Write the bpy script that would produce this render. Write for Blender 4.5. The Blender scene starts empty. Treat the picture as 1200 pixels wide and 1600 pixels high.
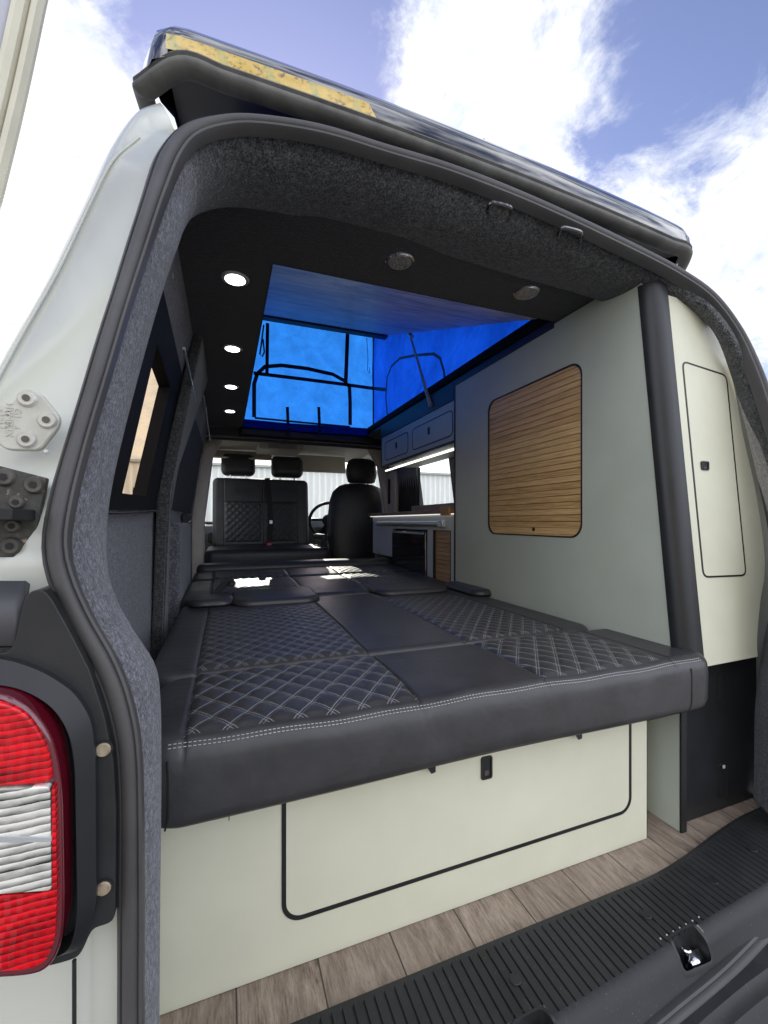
import bpy, bmesh, math, random
from mathutils import Vector, Matrix
random.seed(7)
sc = bpy.context.scene
COL = sc.collection
R = math.radians
Z0 = 1.36                      # camera height above the ground; mesh code below measures z from camera height
TH = R(20.5); FL = 662.0; V0 = 815.0
S_, C_ = math.sin(TH), math.cos(TH)
FZ = -0.76                     # van floor

def P(u, v, X=None, Y=None, Z=None):
    """a point of the scene from a measured sight line and one known coordinate"""
    a = (u-600)/FL
    rx, ry, rz = a*C_+S_, C_-a*S_, (V0-v)/FL
    t = X/rx if X is not None else (Y/ry if Y is not None else Z/rz)
    return Vector((rx*t, ry*t, rz*t))

# ------------------------------------------------------------------ node helpers
class NT:
    def __init__(s, name):
        s.m = bpy.data.materials.new(name); s.m.use_nodes = True
        s.n = s.m.node_tree.nodes; s.l = s.m.node_tree.links
        s.b = s.n['Principled BSDF']; s.out = s.n['Material Output']
    def new(s, t, **k):
        nd = s.n.new(t)
        for a, b in k.items(): setattr(nd, a, b)
        return nd
    def put(s, sock, v):
        if isinstance(v, bpy.types.NodeSocket): s.l.new(v, sock)
        else:
            if hasattr(sock.default_value, '__len__') and not hasattr(v, '__len__'): v = (v,)*len(sock.default_value)
            if hasattr(v, '__len__') and len(v) == 3 and len(sock.default_value) == 4: v = (*v, 1)
            sock.default_value = v
    def math(s, op, a, b=None, c=None, clamp=False):
        nd = s.new('ShaderNodeMath', operation=op, use_clamp=clamp)
        for i, x in enumerate((a, b, c)):
            if x is not None: s.put(nd.inputs[i], x)
        return nd.outputs[0]
    def coord(s, kind='Object', scale=(1, 1, 1)):
        tc = s.new('ShaderNodeTexCoord'); mp = s.new('ShaderNodeMapping')
        s.l.new(tc.outputs[kind], mp.inputs[0]); mp.inputs['Scale'].default_value = scale
        return mp.outputs[0]
    def noise(s, co, scale, detail=2, rough=.5, dist=0):
        nd = s.new('ShaderNodeTexNoise'); s.l.new(co, nd.inputs['Vector'])
        nd.inputs['Scale'].default_value = scale; nd.inputs['Detail'].default_value = detail
        nd.inputs['Roughness'].default_value = rough; nd.inputs['Distortion'].default_value = dist
        return nd.outputs[0]
    def ramp(s, f, stops):
        nd = s.new('ShaderNodeValToRGB'); s.put(nd.inputs[0], f)
        e = nd.color_ramp.elements
        while len(e) < len(stops): e.new(.5)
        for el, (p, c) in zip(e, stops):
            el.position = p; el.color = (*c, 1) if len(c) == 3 else c
        return nd.outputs[0]
    def mix(s, f, a, b, mode='MIX'):
        nd = s.new('ShaderNodeMix', data_type='RGBA', blend_type=mode)
        s.put(nd.inputs[0], f); s.put(nd.inputs[6], a); s.put(nd.inputs[7], b)
        return nd.outputs[2]
    def bump(s, h, strength=.3, dist=.001, prev=None):
        nd = s.new('ShaderNodeBump'); s.put(nd.inputs['Height'], h)
        nd.inputs['Strength'].default_value = strength; nd.inputs['Distance'].default_value = dist
        if prev is not None: s.l.new(prev, nd.inputs['Normal'])
        s.l.new(nd.outputs[0], s.b.inputs['Normal']); return nd.outputs[0]
    def set(s, **k):
        for a, b in k.items(): s.put(s.b.inputs[a.replace('_', ' ')], b)
        return s

M = {}
def plain(name, col, rough=.5, var=.12, vs=9, bs=0, bst=.2, bd=.001, **k):
    t = NT(name); co = t.coord()
    n = t.noise(co, vs, 4, .6)
    c0 = tuple(c*(1-var) for c in col); c1 = tuple(min(1, c*(1+var)) for c in col)
    t.set(Base_Color=t.ramp(n, [(.3, c0), (.7, c1)]))
    t.set(Roughness=t.math('MULTIPLY_ADD', n, .18, rough-.09))
    if bs: t.bump(t.noise(co, bs, 3, .6), bst, bd)
    t.set(**k); M[name] = t.m; return t

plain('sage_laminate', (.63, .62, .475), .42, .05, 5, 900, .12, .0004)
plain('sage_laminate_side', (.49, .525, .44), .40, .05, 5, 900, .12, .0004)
plain('black_edge', (.012, .012, .013), .45, .2)
plain('black_matte', (.010, .010, .011), .7, .2, Specular_IOR_Level=.08)
plain('black_metal', (.018, .018, .02), .38, .2, 20)
plain('black_plastic', (.019, .0195, .020), .45, .25, 12, 700, .3, .0005, Specular_IOR_Level=.38)
plain('black_satin', (.018, .0185, .020), .38, .15, 12, Specular_IOR_Level=.35)
plain('dusty_rubber', (.12, .118, .11), .6, .3, 16, 300, .3, .0008, Specular_IOR_Level=.2)
plain('rubber', (.060, .057, .056), .47, .22, 7, 300, .25, .0008, Specular_IOR_Level=.32)
plain('body_paint', (.52, .53, .46), .24, .03, 3, 1200, .05, .0002, Coat_Weight=.6, Coat_Roughness=.08)
plain('primer_grey', (.42, .42, .47), .35, .04, 3)
plain('cream_seal', (.55, .52, .40), .4, .08, 12)
plain('hinge_metal', (.46, .45, .39), .42, .12, 40, 500, .35, .0006)
plain('bolt_steel', (.50, .50, .46), .30, .15, 60, Metallic=.35)
plain('dirty_bolt', (.07, .065, .055), .5, .4, 80, 600, .4, .0008)
plain('chrome', (.7, .7, .72), .14, .1, 30, Metallic=1.0)
plain('beige_trim', (.55, .50, .42), .6, .06, 6, 600, .2, .0005)
plain('grey_dash', (.05, .05, .055), .5, .1, 6)
plain('screw_brass', (.30, .24, .16), .5, .5, 90)
plain('dark_void', (.008, .008, .009), .7, .1)
plain('gloss_black', (.012, .012, .016), .08, .1, 3, Coat_Weight=1.0, Coat_Roughness=.03)
plain('roof_underside', (.02, .02, .022), .6, .2)
plain('foliage', (.05, .075, .035), .7, .4, 30)
plain('red_plastic', (.5, .01, .012), .35, .1)
plain('aluminium', (.55, .57, .58), .33, .05, 10, Metallic=.6)
plain('oak_groove', (.12, .06, .022), .7, .2)
plain('orange_wood', (.42, .20, .05), .45, .2, 60)
plain('curtain_grey', (.33, .31, .27), .8, .1, 10)
plain('curtain_black', (.015, .015, .017), .8, .1, 10)
plain('kitchen_lit', (.60, .64, .63), .38, .03, 3)  # unit front lightened to stand for the worktop light falling on it
plain('shed_wall', (.40, .42, .40), .6, .1, 3)
plain('shed_roof', (.46, .42, .30), .7, .15, 3)

# worn black hinge plate with rust and scraped patches
t = NT('worn_hinge_plate'); co = t.coord()
n1 = t.noise(co, 38, 5, .65, .6); n2 = t.noise(co, 160, 4, .6)
t.set(Base_Color=t.mix(t.ramp(n1, [(.62, (0, 0, 0)), (.68, (1, 1, 1))]), t.ramp(n2, [(.3, (.022, .022, .02)), (.7, (.055, .054, .048))]), (.33, .26, .19)), Roughness=.55)
t.bump(n1, .5, .0012); M['worn_hinge_plate'] = t.m

# load sill plastic: grained, dusty, with specks and scuffs
t = NT('sill_plastic'); co = t.coord(); n = t.noise(co, 9, 5, .65); sp = t.noise(co, 420, 2, .5); sc2 = t.noise(t.coord('Object', (60, 14, 14)), 3, 4, .7, 1.5)
base = t.ramp(n, [(.3, (.014, .0145, .015)), (.7, (.027, .027, .028))])
base = t.mix(t.math('MULTIPLY', t.math('GREATER_THAN', sp, .745), .7), base, (.32, .31, .29))
base = t.mix(t.math('MULTIPLY', t.math('GREATER_THAN', sc2, .66), .35), base, (.09, .088, .082))
t.set(Base_Color=base, Roughness=t.math('MULTIPLY_ADD', n, .35, .33), Specular_IOR_Level=.35); t.bump(t.noise(co, 650, 3, .6), .35, .0005); M['sill_plastic'] = t.m
# carpet lining: short felted pile, flecked
def carpet(name, dark, light, mid=.5, scale=420):
    t = NT(name); co = t.coord()
    f = t.noise(co, scale, 3, .75, .4); g = t.noise(co, scale*.33, 2, .6); big = t.noise(co, 5, 3)
    v = t.math('ADD', t.math('MULTIPLY', f, .75), t.math('MULTIPLY', g, .25))
    c = t.ramp(v, [(mid-.13, dark), (mid, tuple((a+b)*.36 for a, b in zip(dark, light))), (mid+.15, light)])
    c = t.mix(t.math('MULTIPLY', big, .5), c, tuple(x*1.2 for x in dark))
    t.set(Base_Color=c, Roughness=.95, Specular_IOR_Level=.15, Sheen_Weight=.25, Sheen_Roughness=.5)
    t.bump(v, .9, .004); M[name] = t.m
carpet('carpet_light', (.020, .020, .025), (.35, .35, .39), .5, 260)
carpet('carpet_arch_shaded', (.014, .0145, .016), (.25, .255, .255), .52, 260)  # same carpet, darkened to stand for shade on header and right side
carpet('carpet_wall', (.02, .02, .026), (.26, .26, .31), .5, 260)
carpet('carpet_dark', (.006, .006, .008), (.05, .05, .055), .5, 260)
carpet('carpet_header', (.012, .012, .014), (.15, .155, .15), .5, 260)

# leather, plain and with diamond stitching (UV in metres, attribute "quilt" marks stitched panels)
DX, DY = .053, .066
def leather(name, stitch_col, base=((.030, .029, .0295), (.047, .0455, .047)), rough=.40, dx=DX, dy=DY):
    t = NT(name); co = t.coord()
    grain = t.noise(co, 1300, 2, .6); n = t.noise(co, 14, 4, .6)
    base = t.ramp(n, [(.3, base[0]), (.7, base[1])])
    uv = t.new('ShaderNodeUVMap'); sx = t.new('ShaderNodeSeparateXYZ'); t.l.new(uv.outputs[0], sx.inputs[0])
    X = t.math('DIVIDE', sx.outputs[0], dx); Yv = t.math('DIVIDE', sx.outputs[1], dy)
    a = t.math('ADD', X, Yv); b = t.math('SUBTRACT', X, Yv)
    def line(p, q):
        d = t.math('ABSOLUTE', t.math('SUBTRACT', t.math('FRACT', t.math('ADD', p, .5)), .5))   # 0 on the line
        e = t.math('ABSOLUTE', t.math('SUBTRACT', d, .062))
        on = t.math('LESS_THAN', e, .013)
        dash = t.math('GREATER_THAN', t.math('FRACT', t.math('MULTIPLY', q, 11)), .30)
        return t.math('MULTIPLY', on, dash)
    st = t.math('MAXIMUM', line(a, b), line(b, a))
    at = t.new('ShaderNodeAttribute', attribute_name='quilt')
    mk = t.math('GREATER_THAN', at.outputs['Fac'], .6)
    st = t.math('MULTIPLY', st, mk)
    t.set(Base_Color=t.mix(st, base, stitch_col), Roughness=t.math('MULTIPLY_ADD', n, .12, rough-.06), Specular_IOR_Level=.5)
    wr = t.noise(t.coord('Object', (1, 2.2, 1)), 11, 3, .6, 1.2)
    bp = t.bump(wr, .25, .006)
    t.bump(t.math('ADD', t.math('MULTIPLY', grain, .4), t.math('MULTIPLY', st, -1.2)), .30, .0006, bp)
    M[name] = t.m
leather('leather', (.42, .41, .40))
leather('leather_fine', (.42, .41, .40), dx=.042, dy=.052)
leather('leather_cab', (.05, .05, .055), ((.022, .022, .025), (.034, .034, .038)), .45, .06, .06)
t = plain('leather_plain', (.036, .035, .037), .42, .15, 14, 1300, .25, .0005)
plain('stitch_thread', (.50, .49, .47), .7, .1)

# floor: greyish oak planks running along the van
t = NT('wood_floor'); co = t.coord()
sx = t.new('ShaderNodeSeparateXYZ'); t.l.new(co, sx.inputs[0])
px = t.math('DIVIDE', t.math('ADD', sx.outputs[0], .118), .134)
idx = t.math('FLOOR', px); fr = t.math('FRACT', px)
cmb = t.new('ShaderNodeCombineXYZ'); t.l.new(t.math('MULTIPLY_ADD', idx, 3.7, t.math('MULTIPLY', sx.outputs[0], 9)), cmb.inputs[0])
t.l.new(t.math('MULTIPLY', sx.outputs[1], 1.7), cmb.inputs[1]); t.l.new(idx, cmb.inputs[2])
g1 = t.noise(cmb.outputs[0], 3.0, 5, .65, 2.2)
cm2 = t.new('ShaderNodeCombineXYZ'); t.l.new(t.math('MULTIPLY_ADD', idx, 1.9, t.math('MULTIPLY', sx.outputs[0], 150)), cm2.inputs[0]); t.l.new(t.math('MULTIPLY', sx.outputs[1], 10), cm2.inputs[1])
g2 = t.noise(cm2.outputs[0], 2, 4, .7, .8)
wn = t.new('ShaderNodeTexWhiteNoise', noise_dimensions='1D'); t.l.new(idx, wn.inputs['W'])
c = t.ramp(t.math('ADD', t.math('MULTIPLY', g1, .55), t.math('MULTIPLY', g2, .45)), [(.34, (.06, .042, .03)), (.45, (.22, .168, .125)), (.62, (.40, .32, .25))])
c = t.mix(t.math('MULTIPLY', wn.outputs[0], .28), c, (.20, .15, .12))
edge = t.math('LESS_THAN', t.math('MINIMUM', fr, t.math('SUBTRACT', 1, fr)), .010)
gl = t.noise(cm2.outputs[0], 7, 3, .8, .3)
c = t.mix(t.math('MULTIPLY', t.math('GREATER_THAN', gl, .60), .55), c, (.06, .045, .035))
t.set(Base_Color=t.mix(edge, c, (.05, .038, .03)), Roughness=t.math('MULTIPLY_ADD', g2, .2, .38))
t.bump(t.math('SUBTRACT', g2, edge), .35, .0008); M['wood_floor'] = t.m

# oak tambour shutter: slats run along Y, stacked in z
def tambour(name, pitch, c0, c1, c2):
    t = NT(name); co = t.coord(); sx = t.new('ShaderNodeSeparateXYZ'); t.l.new(co, sx.inputs[0])
    cb = t.new('ShaderNodeCombineXYZ'); t.l.new(t.math('MULTIPLY', sx.outputs[1], 2.4), cb.inputs[0]); t.l.new(t.math('MULTIPLY', sx.outputs[2], 60), cb.inputs[1])
    g = t.noise(cb.outputs[0], 3.5, 6, .70, .6)
    ids = t.math('FLOOR', t.math('DIVIDE', sx.outputs[2], pitch))
    wn = t.new('ShaderNodeTexWhiteNoise', noise_dimensions='1D'); t.l.new(ids, wn.inputs['W'])
    c = t.ramp(t.math('ADD', g, t.math('MULTIPLY_ADD', wn.outputs[0], .16, -.08)), [(.33, c0), (.5, c1), (.68, c2)])
    t.set(Base_Color=c, Roughness=.42); t.bump(g, .2, .0006); M[name] = t.m
tambour('oak_tambour', .0213, (.42, .24, .085), (.62, .39, .16), (.78, .53, .26))
tambour('oak_tambour_pale', .022, (.35, .2, .09), (.5, .31, .16), (.62, .42, .25))
# brown rustic worktop
t = NT('worktop_wood'); co = t.coord('Object', (22, 3, 22)); g = t.noise(co, 2.5, 5, .65, 1.2)
t.set(Base_Color=t.ramp(g, [(.3, (.11, .06, .035)), (.5, (.24, .145, .09)), (.7, (.40, .27, .18))]), Roughness=.4); M['worktop_wood'] = t.m
# wood grain board under the roof bed
t = NT('roof_bed_board'); co = t.coord('Object', (1.6, 5, 3)); g = t.noise(co, 1.9, 7, .72, 1.2)
t.set(Base_Color=t.ramp(g, [(.38, (.42, .42, .44)), (.5, (.66, .65, .64)), (.62, (.90, .86, .80))]), Roughness=.42); t.bump(g, .2, .001); M['roof_bed_board'] = t.m
# blue tent canvas: daylight glows through it
def canvas(name, col, tcol):
    t = NT(name); co = t.coord(); n = t.noise(co, 7, 6, .7, .5); w = t.noise(co, 3, 3, .6, 1)
    dif = t.new('ShaderNodeBsdfDiffuse'); tr = t.new('ShaderNodeBsdfTranslucent'); mx = t.new('ShaderNodeMixShader')
    k = t.math('MULTIPLY_ADD', n, .9, .55)
    cc = t.mix(1, tcol, t.ramp(n, [(.3, (.62, .62, .62)), (.7, (1, 1, 1))]), 'MULTIPLY')
    t.put(dif.inputs[0], col); t.put(tr.inputs[0], t.mix(1, cc, t.ramp(t.noise(co, 140, 3, .7), [(.3, (.80, .80, .80)), (.7, (1, 1, 1))]), 'MULTIPLY')); mx.inputs[0].default_value = .8
    bp = t.new('ShaderNodeBump'); t.put(bp.inputs['Height'], w); bp.inputs['Strength'].default_value = .5; bp.inputs['Distance'].default_value = .03
    t.l.new(bp.outputs[0], tr.inputs['Normal']); t.l.new(bp.outputs[0], dif.inputs['Normal'])
    t.l.new(dif.outputs[0], mx.inputs[1]); t.l.new(tr.outputs[0], mx.inputs[2]); t.l.new(mx.outputs[0], t.out.inputs[0]); M[name] = t.m
canvas('tent_canvas_front', (.02, .10, .5), (.025, .22, .80))
canvas('tent_canvas_side', (.01, .05, .6), (.008, .12, .95))
canvas('tent_flap', (.02, .08, .5), (.02, .20, .85))
# thin panes: tinted see-through with a mirror-like skin
def pane(name, col, refl=.08):
    t = NT(name); tr = t.new('ShaderNodeBsdfTransparent'); gl = t.new('ShaderNodeBsdfGlossy'); mx = t.new('ShaderNodeMixShader')
    t.put(tr.inputs[0], col); gl.inputs['Roughness'].default_value = .02; fr = t.new('ShaderNodeLayerWeight'); fr.inputs[0].default_value = .5
    t.l.new(t.math('MULTIPLY_ADD', t.math('POWER', fr.outputs['Facing'], 5), refl*2, .03, clamp=True), mx.inputs[0]); t.l.new(tr.outputs[0], mx.inputs[1]); t.l.new(gl.outputs[0], mx.inputs[2])
    t.l.new(mx.outputs[0], t.out.inputs[0]); M[name] = t.m
pane('amber_glass', (.80, .63, .44)); pane('clear_glass', (.90, .93, .90)); pane('smoke_glass', (.75, .70, .60))
def lamp_glow(name, col, s):
    t = NT(name); t.set(Base_Color=(.8, .8, .8), Emission_Color=col, Emission_Strength=s); M[name] = t.m
lamp_glow('lit_lens', (1, .97, .92), 9.0); lamp_glow('led_strip', (1, .98, .92), 2.6)
lamp_glow('led_soft', (1, .97, .92), 1.0)
# unlit led lens with tiny chips
t = NT('unlit_lens'); co = t.coord(); v = t.new('ShaderNodeTexVoronoi'); t.l.new(co, v.inputs['Vector']); v.inputs['Scale'].default_value = 95
t.set(Base_Color=t.ramp(v.outputs['Distance'], [(.12, (.75, .68, .55)), (.3, (.16, .15, .14)), (.6, (.30, .29, .28))]), Roughness=.25, Coat_Weight=.8); M['unlit_lens'] = t.m
# tail lamp lenses: fine prismatic ribs behind a clear skin
def lens(name, c0, c1, pitch):
    t = NT(name); co = t.coord(); sx = t.new('ShaderNodeSeparateXYZ'); t.l.new(co, sx.inputs[0])
    wob = t.noise(t.coord('Object', (70, 20, 12)), 1.0, 2, .5)
    zz = t.math('ADD', t.math('DIVIDE', sx.outputs[2], pitch), t.math('MULTIPLY', wob, .35))
    saw = t.math('FRACT', zz); row = t.math('FLOOR', zz)
    wn = t.new('ShaderNodeTexWhiteNoise', noise_dimensions='1D'); t.l.new(row, wn.inputs['W'])
    xx = t.math('FRACT', t.math('ADD', t.math('DIVIDE', sx.outputs[0], pitch*1.35), t.math('MULTIPLY', wn.outputs[0], .6)))
    bead = t.math('ABSOLUTE', t.math('SUBTRACT', xx, .5))
    h = t.math('ADD', t.math('POWER', saw, .8), t.math('MULTIPLY', bead, -.45))
    n = t.noise(t.coord('Object', (22, 22, 60)), 1.3, 4, .6)
    f = t.math('ADD', t.math('MULTIPLY', saw, .38), t.math('MULTIPLY', n, .70))
    t.set(Base_Color=t.ramp(f, [(.30, c0), (.52, tuple((p+q)*.5 for p, q in zip(c0, c1))), (.72, c1)]), Roughness=.18, Coat_Weight=.25, Coat_Roughness=.02, Specular_IOR_Level=.45)  # rib shading and dark reflector patches painted into the colour
    t.bump(h, .75, .0028); M[name] = t.m
lens('lens_red', (.10, .0, .002), (1.0, .006, .016), .0056)
lens('lens_clear', (.03, .035, .02), (.95, .92, .84), .0060)
plain('lens_rim', (.10, .004, .012), .12, .2, 6, Coat_Weight=1.0, Coat_Roughness=.02)
# yellow building's reflection, painted as a strip with green patches
t = NT('yellow_reflection'); co = t.coord(); sx = t.new('ShaderNodeSeparateXYZ'); t.l.new(co, sx.inputs[0])
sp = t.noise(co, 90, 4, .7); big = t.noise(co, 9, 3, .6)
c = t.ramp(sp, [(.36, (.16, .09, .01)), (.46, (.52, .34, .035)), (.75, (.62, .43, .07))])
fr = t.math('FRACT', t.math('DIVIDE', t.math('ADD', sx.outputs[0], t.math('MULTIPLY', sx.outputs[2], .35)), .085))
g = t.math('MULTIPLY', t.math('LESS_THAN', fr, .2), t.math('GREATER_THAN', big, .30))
t.set(Base_Color=t.mix(t.math('MULTIPLY', g, .40), c, (.22, .30, .10)), Roughness=.25, Coat_Weight=.6); M['yellow_reflection'] = t.m
# corrugated cladding
t = NT('corrugated_steel'); co = t.coord(); w = t.new('ShaderNodeTexWave', bands_direction='X'); t.l.new(co, w.inputs[0]); w.inputs['Scale'].default_value = 1.6
w.inputs['Distortion'].default_value = .2
n = t.noise(t.coord('Object', (2, 2, .5)), 2, 5, .65)
t.set(Base_Color=t.mix(t.math('MULTIPLY', w.outputs['Fac'], .7), t.ramp(n, [(.3, (.78, .76, .70)), (.7, (.92, .90, .84))]), (.60, .59, .56)), Roughness=.6); t.bump(w.outputs['Fac'], .7, .05); M['corrugated_steel'] = t.m
t = NT('yard_asphalt'); co = t.coord(); n = t.noise(co, 60, 5, .7); b = t.noise(co, .6, 4)
t.set(Base_Color=t.mix(b, t.ramp(n, [(.3, (.20, .195, .18)), (.7, (.34, .33, .31))]), (.30, .295, .28)), Roughness=.85); t.bump(n, .5, .01); M['yard_asphalt'] = t.m
plain('yellow_wall', (.45, .40, .28), .7, .1, 3)

# ------------------------------------------------------------------ mesh helpers
class MB:
    def __init__(s): s.v = []; s.f = []; s.uv = {}; s.q = {}; s.mi = []; s.cur = 0
    def add(s, vs, fs, flip=False):
        o = len(s.v); s.v += [Vector(p) for p in vs]
        for f in fs: s.f.append(tuple(o+i for i in (reversed(f) if flip else f))); s.mi.append(s.cur)
        return o
    def box(s, x0, x1, y0, y1, z0, z1, mtx=None):
        vs = [Vector((x, y, z)) for z in (z0, z1) for y in (y0, y1) for x in (x0, x1)]
        if mtx: vs = [mtx @ p for p in vs]
        s.add(vs, [(0, 2, 3, 1), (4, 5, 7, 6), (0, 1, 5, 4), (2, 6, 7, 3), (0, 4, 6, 2), (1, 3, 7, 5)]); return s
    def loft(s, rings, closed=True, caps=True, loop=False):
        n = len(rings[0]); o = s.add([p for r in rings for p in r], [])
        m = len(rings)
        for i in range(m if loop else m-1):
            for j in range(n if closed else n-1):
                a, b = o+i*n, o+((i+1) % m)*n; k = (j+1) % n
                s.f.append((a+j, a+k, b+k, b+j)); s.mi.append(s.cur)
        if caps and closed and not loop:
            s.f.append(tuple(o+j for j in reversed(range(n)))); s.mi.append(s.cur)
            s.f.append(tuple(o+(m-1)*n+j for j in range(n))); s.mi.append(s.cur)
        return s
    def tube(s, pts, r, n=8, loop=False):
        pts = [Vector(p) for p in pts]; rings = []; up = None
        for i, p in enumerate(pts):
            a = pts[i-1] if (i > 0 or loop) else p; b = pts[(i+1) % len(pts)] if (i < len(pts)-1 or loop) else p
            T = (b-a).normalized()
            if up is None: up = Vector((0, 0, 1)) if abs(T.z) < .9 else Vector((1, 0, 0))
            N = (up - T*up.dot(T)).normalized(); up = N; B = T.cross(N)
            rr = r[i] if hasattr(r, '__len__') else r
            rings.append([p + (N*math.cos(q*2*math.pi/n)+B*math.sin(q*2*math.pi/n))*rr for q in range(n)])
        return s.loft(rings, True, True, loop)
    def disc(s, c, nrm, r, h, n=24, r2=None, bev=0):
        c = Vector(c); nrm = Vector(nrm).normalized(); u = nrm.orthogonal().normalized(); w = nrm.cross(u)
        def ring(z, q): return [c+nrm*z+(u*math.cos(k*2*math.pi/n)+w*math.sin(k*2*math.pi/n))*q for k in range(n)]
        r2 = r if r2 is None else r2
        rs = [ring(0, r)]
        if bev: rs += [ring(h-bev, r2), ring(h, r2-bev)]
        else: rs += [ring(h, r2)]
        return s.loft(rs)
    def prism(s, poly, vec, cap_back=True):
        poly = [Vector(p) for p in poly]; vec = Vector(vec); n = len(poly)
        o = s.add(poly+[p+vec for p in poly], [])
        s.f.append(tuple(o+n+i for i in range(n))); s.mi.append(s.cur)
        if cap_back: s.f.append(tuple(o+i for i in reversed(range(n)))); s.mi.append(s.cur)
        for i in range(n):
            k = (i+1) % n; s.f.append((o+i, o+k, o+n+k, o+n+i)); s.mi.append(s.cur)
        return s
    def sheet(s, rows):
        return s.loft(rows, False, False)
    def build(s, name, mat, parent=None, smooth=40, bevel=0, seg=2, solid=0, fixn=True, sub=0):
        me = bpy.data.meshes.new(name)
        me.from_pydata([(p[0], p[1], p[2]+Z0) for p in s.v], [], s.f)
        ms = mat if isinstance(mat, (list, tuple)) else [mat]
        for m_ in ms: me.materials.append(M[m_])
        if len(ms) > 1: me.polygons.foreach_set('material_index', s.mi)
        if s.uv:
            ul = me.uv_layers.new(name='UVMap')
            for lp in me.loops: ul.data[lp.index].uv = s.uv.get(lp.vertex_index, (0, 0))
            at = me.attributes.new('quilt', 'FLOAT', 'POINT')
            for i in range(len(me.vertices)): at.data[i].value = s.q.get(i, 0.0)
        if fixn:
            bm = bmesh.new(); bm.from_mesh(me); bmesh.ops.recalc_face_normals(bm, faces=bm.faces); bm.to_mesh(me); bm.free()
        me.update()
        o = bpy.data.objects.new(name, me); COL.objects.link(o)
        if bevel:
            b = o.modifiers.new('edge', 'BEVEL'); b.width = bevel; b.segments = seg; b.limit_method = 'ANGLE'; b.angle_limit = R(35)
        if solid:
            b = o.modifiers.new('thick', 'SOLIDIFY'); b.thickness = solid; b.offset = 0
        if sub:
            b = o.modifiers.new('sub', 'SUBSURF'); b.levels = sub; b.render_levels = sub
        if smooth:
            me.polygons.foreach_set('use_smooth', [True]*len(me.polygons)); me.set_sharp_from_angle(angle=R(smooth))
        if parent is not None: attach(o, parent)
        return o

def attach(o, parent):
    w = Vector((0, 0, 0)); q = parent
    while q is not None: w += q.location; q = q.parent
    # every root sits un-rotated, so a child only has to undo its parents' offsets
    o.parent = parent; o.location = o.location - (w if parent.type == 'EMPTY' and parent.parent is None else Vector((0, 0, 0)))
    if parent.parent is not None and parent.type == 'EMPTY': o.location = o.location - Vector((0, 0, 0))

def thing(name, label, cat, loc, group=None):
    e = bpy.data.objects.new(name, None); COL.objects.link(e); e.location = (loc[0], loc[1], loc[2]+Z0); e.empty_display_size = .1
    e['label'] = label; e['category'] = cat
    if group: e['group'] = group
    return e
def tag(o, label=None, cat=None, group=None, kind=None):
    if label: o['label'] = label
    if cat: o['category'] = cat
    if group: o['group'] = group
    if kind: o['kind'] = kind
    return o

def spline(pts, n, closed=False):
    pts = [Vector(p) for p in pts]; out = []; m = len(pts); segs = m if closed else m-1
    L = []
    for i in range(segs): L.append((pts[(i+1) % m]-pts[i]).length)
    tot = sum(L)
    for k in range(n):
        d = tot*k/(n if closed else n-1); i = 0
        while i < segs-1 and d > L[i]: d -= L[i]; i += 1
        q = min(1, d/L[i]) if L[i] else 0
        g = lambda j: pts[j % m] if closed else pts[max(0, min(m-1, j))]
        p0, p1, p2, p3 = g(i-1), g(i), g(i+1), g(i+2)
        out.append(.5*((2*p1)+(p2-p0)*q+(2*p0-5*p1+4*p2-p3)*q*q+(-p0+3*p1-3*p2+p3)*q*q*q))
    return out
def matched(A, B, n):
    """two curves given point for point, resampled with the same parameter"""
    m = len(A); a = []; b = []
    for k in range(n):
        x = (m-1)*k/(n-1); i = min(m-2, int(x)); q = x-i
        for src, dst in ((A, a), (B, b)):
            g = lambda j: Vector(src[max(0, min(m-1, j))])
            p0, p1, p2, p3 = g(i-1), g(i), g(i+1), g(i+2)
            dst.append(.5*((2*p1)+(p2-p0)*q+(2*p0-5*p1+4*p2-p3)*q*q+(-p0+3*p1-3*p2+p3)*q*q*q))
    return a, b
def rrect(x0, x1, y0, y1, r, n=6):
    out = []
    for cx, cy, a0 in ((x1-r, y1-r, 0), (x0+r, y1-r, 90), (x0+r, y0+r, 180), (x1-r, y0+r, 270)):
        for k in range(n+1):
            a = R(a0+90*k/n); out.append((cx+r*math.cos(a), cy+r*math.sin(a)))
    return out
def rpoly(pts, r, n=5):
    """round the corners of a 2-D polygon"""
    out = []; m = len(pts)
    for i in range(m):
        p = Vector(pts[i]); a = Vector(pts[i-1])-p; b = Vector(pts[(i+1) % m])-p
        rr = r[i] if hasattr(r, '__len__') else r
        la, lb = min(rr, a.length*.48), min(rr, b.length*.48)
        A, B = p+a.normalized()*la, p+b.normalized()*lb
        for k in range(n+1):
            t_ = k/n; out.append(tuple(A*(1-t_)**2+p*2*t_*(1-t_)+B*t_*t_))
    return out
def densify(pl, n=6):
    out = []
    for i in range(len(pl)):
        a, b = pl[i], pl[(i+1) % len(pl)]
        for k in range(n): out.append((a[0]+(b[0]-a[0])*k/n, a[1]+(b[1]-a[1])*k/n))
    return out
def ring_strip(mb, outer, inner):
    """flat band between two outlines with the same number of points"""
    return mb.loft([outer, inner], True, False)

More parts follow.
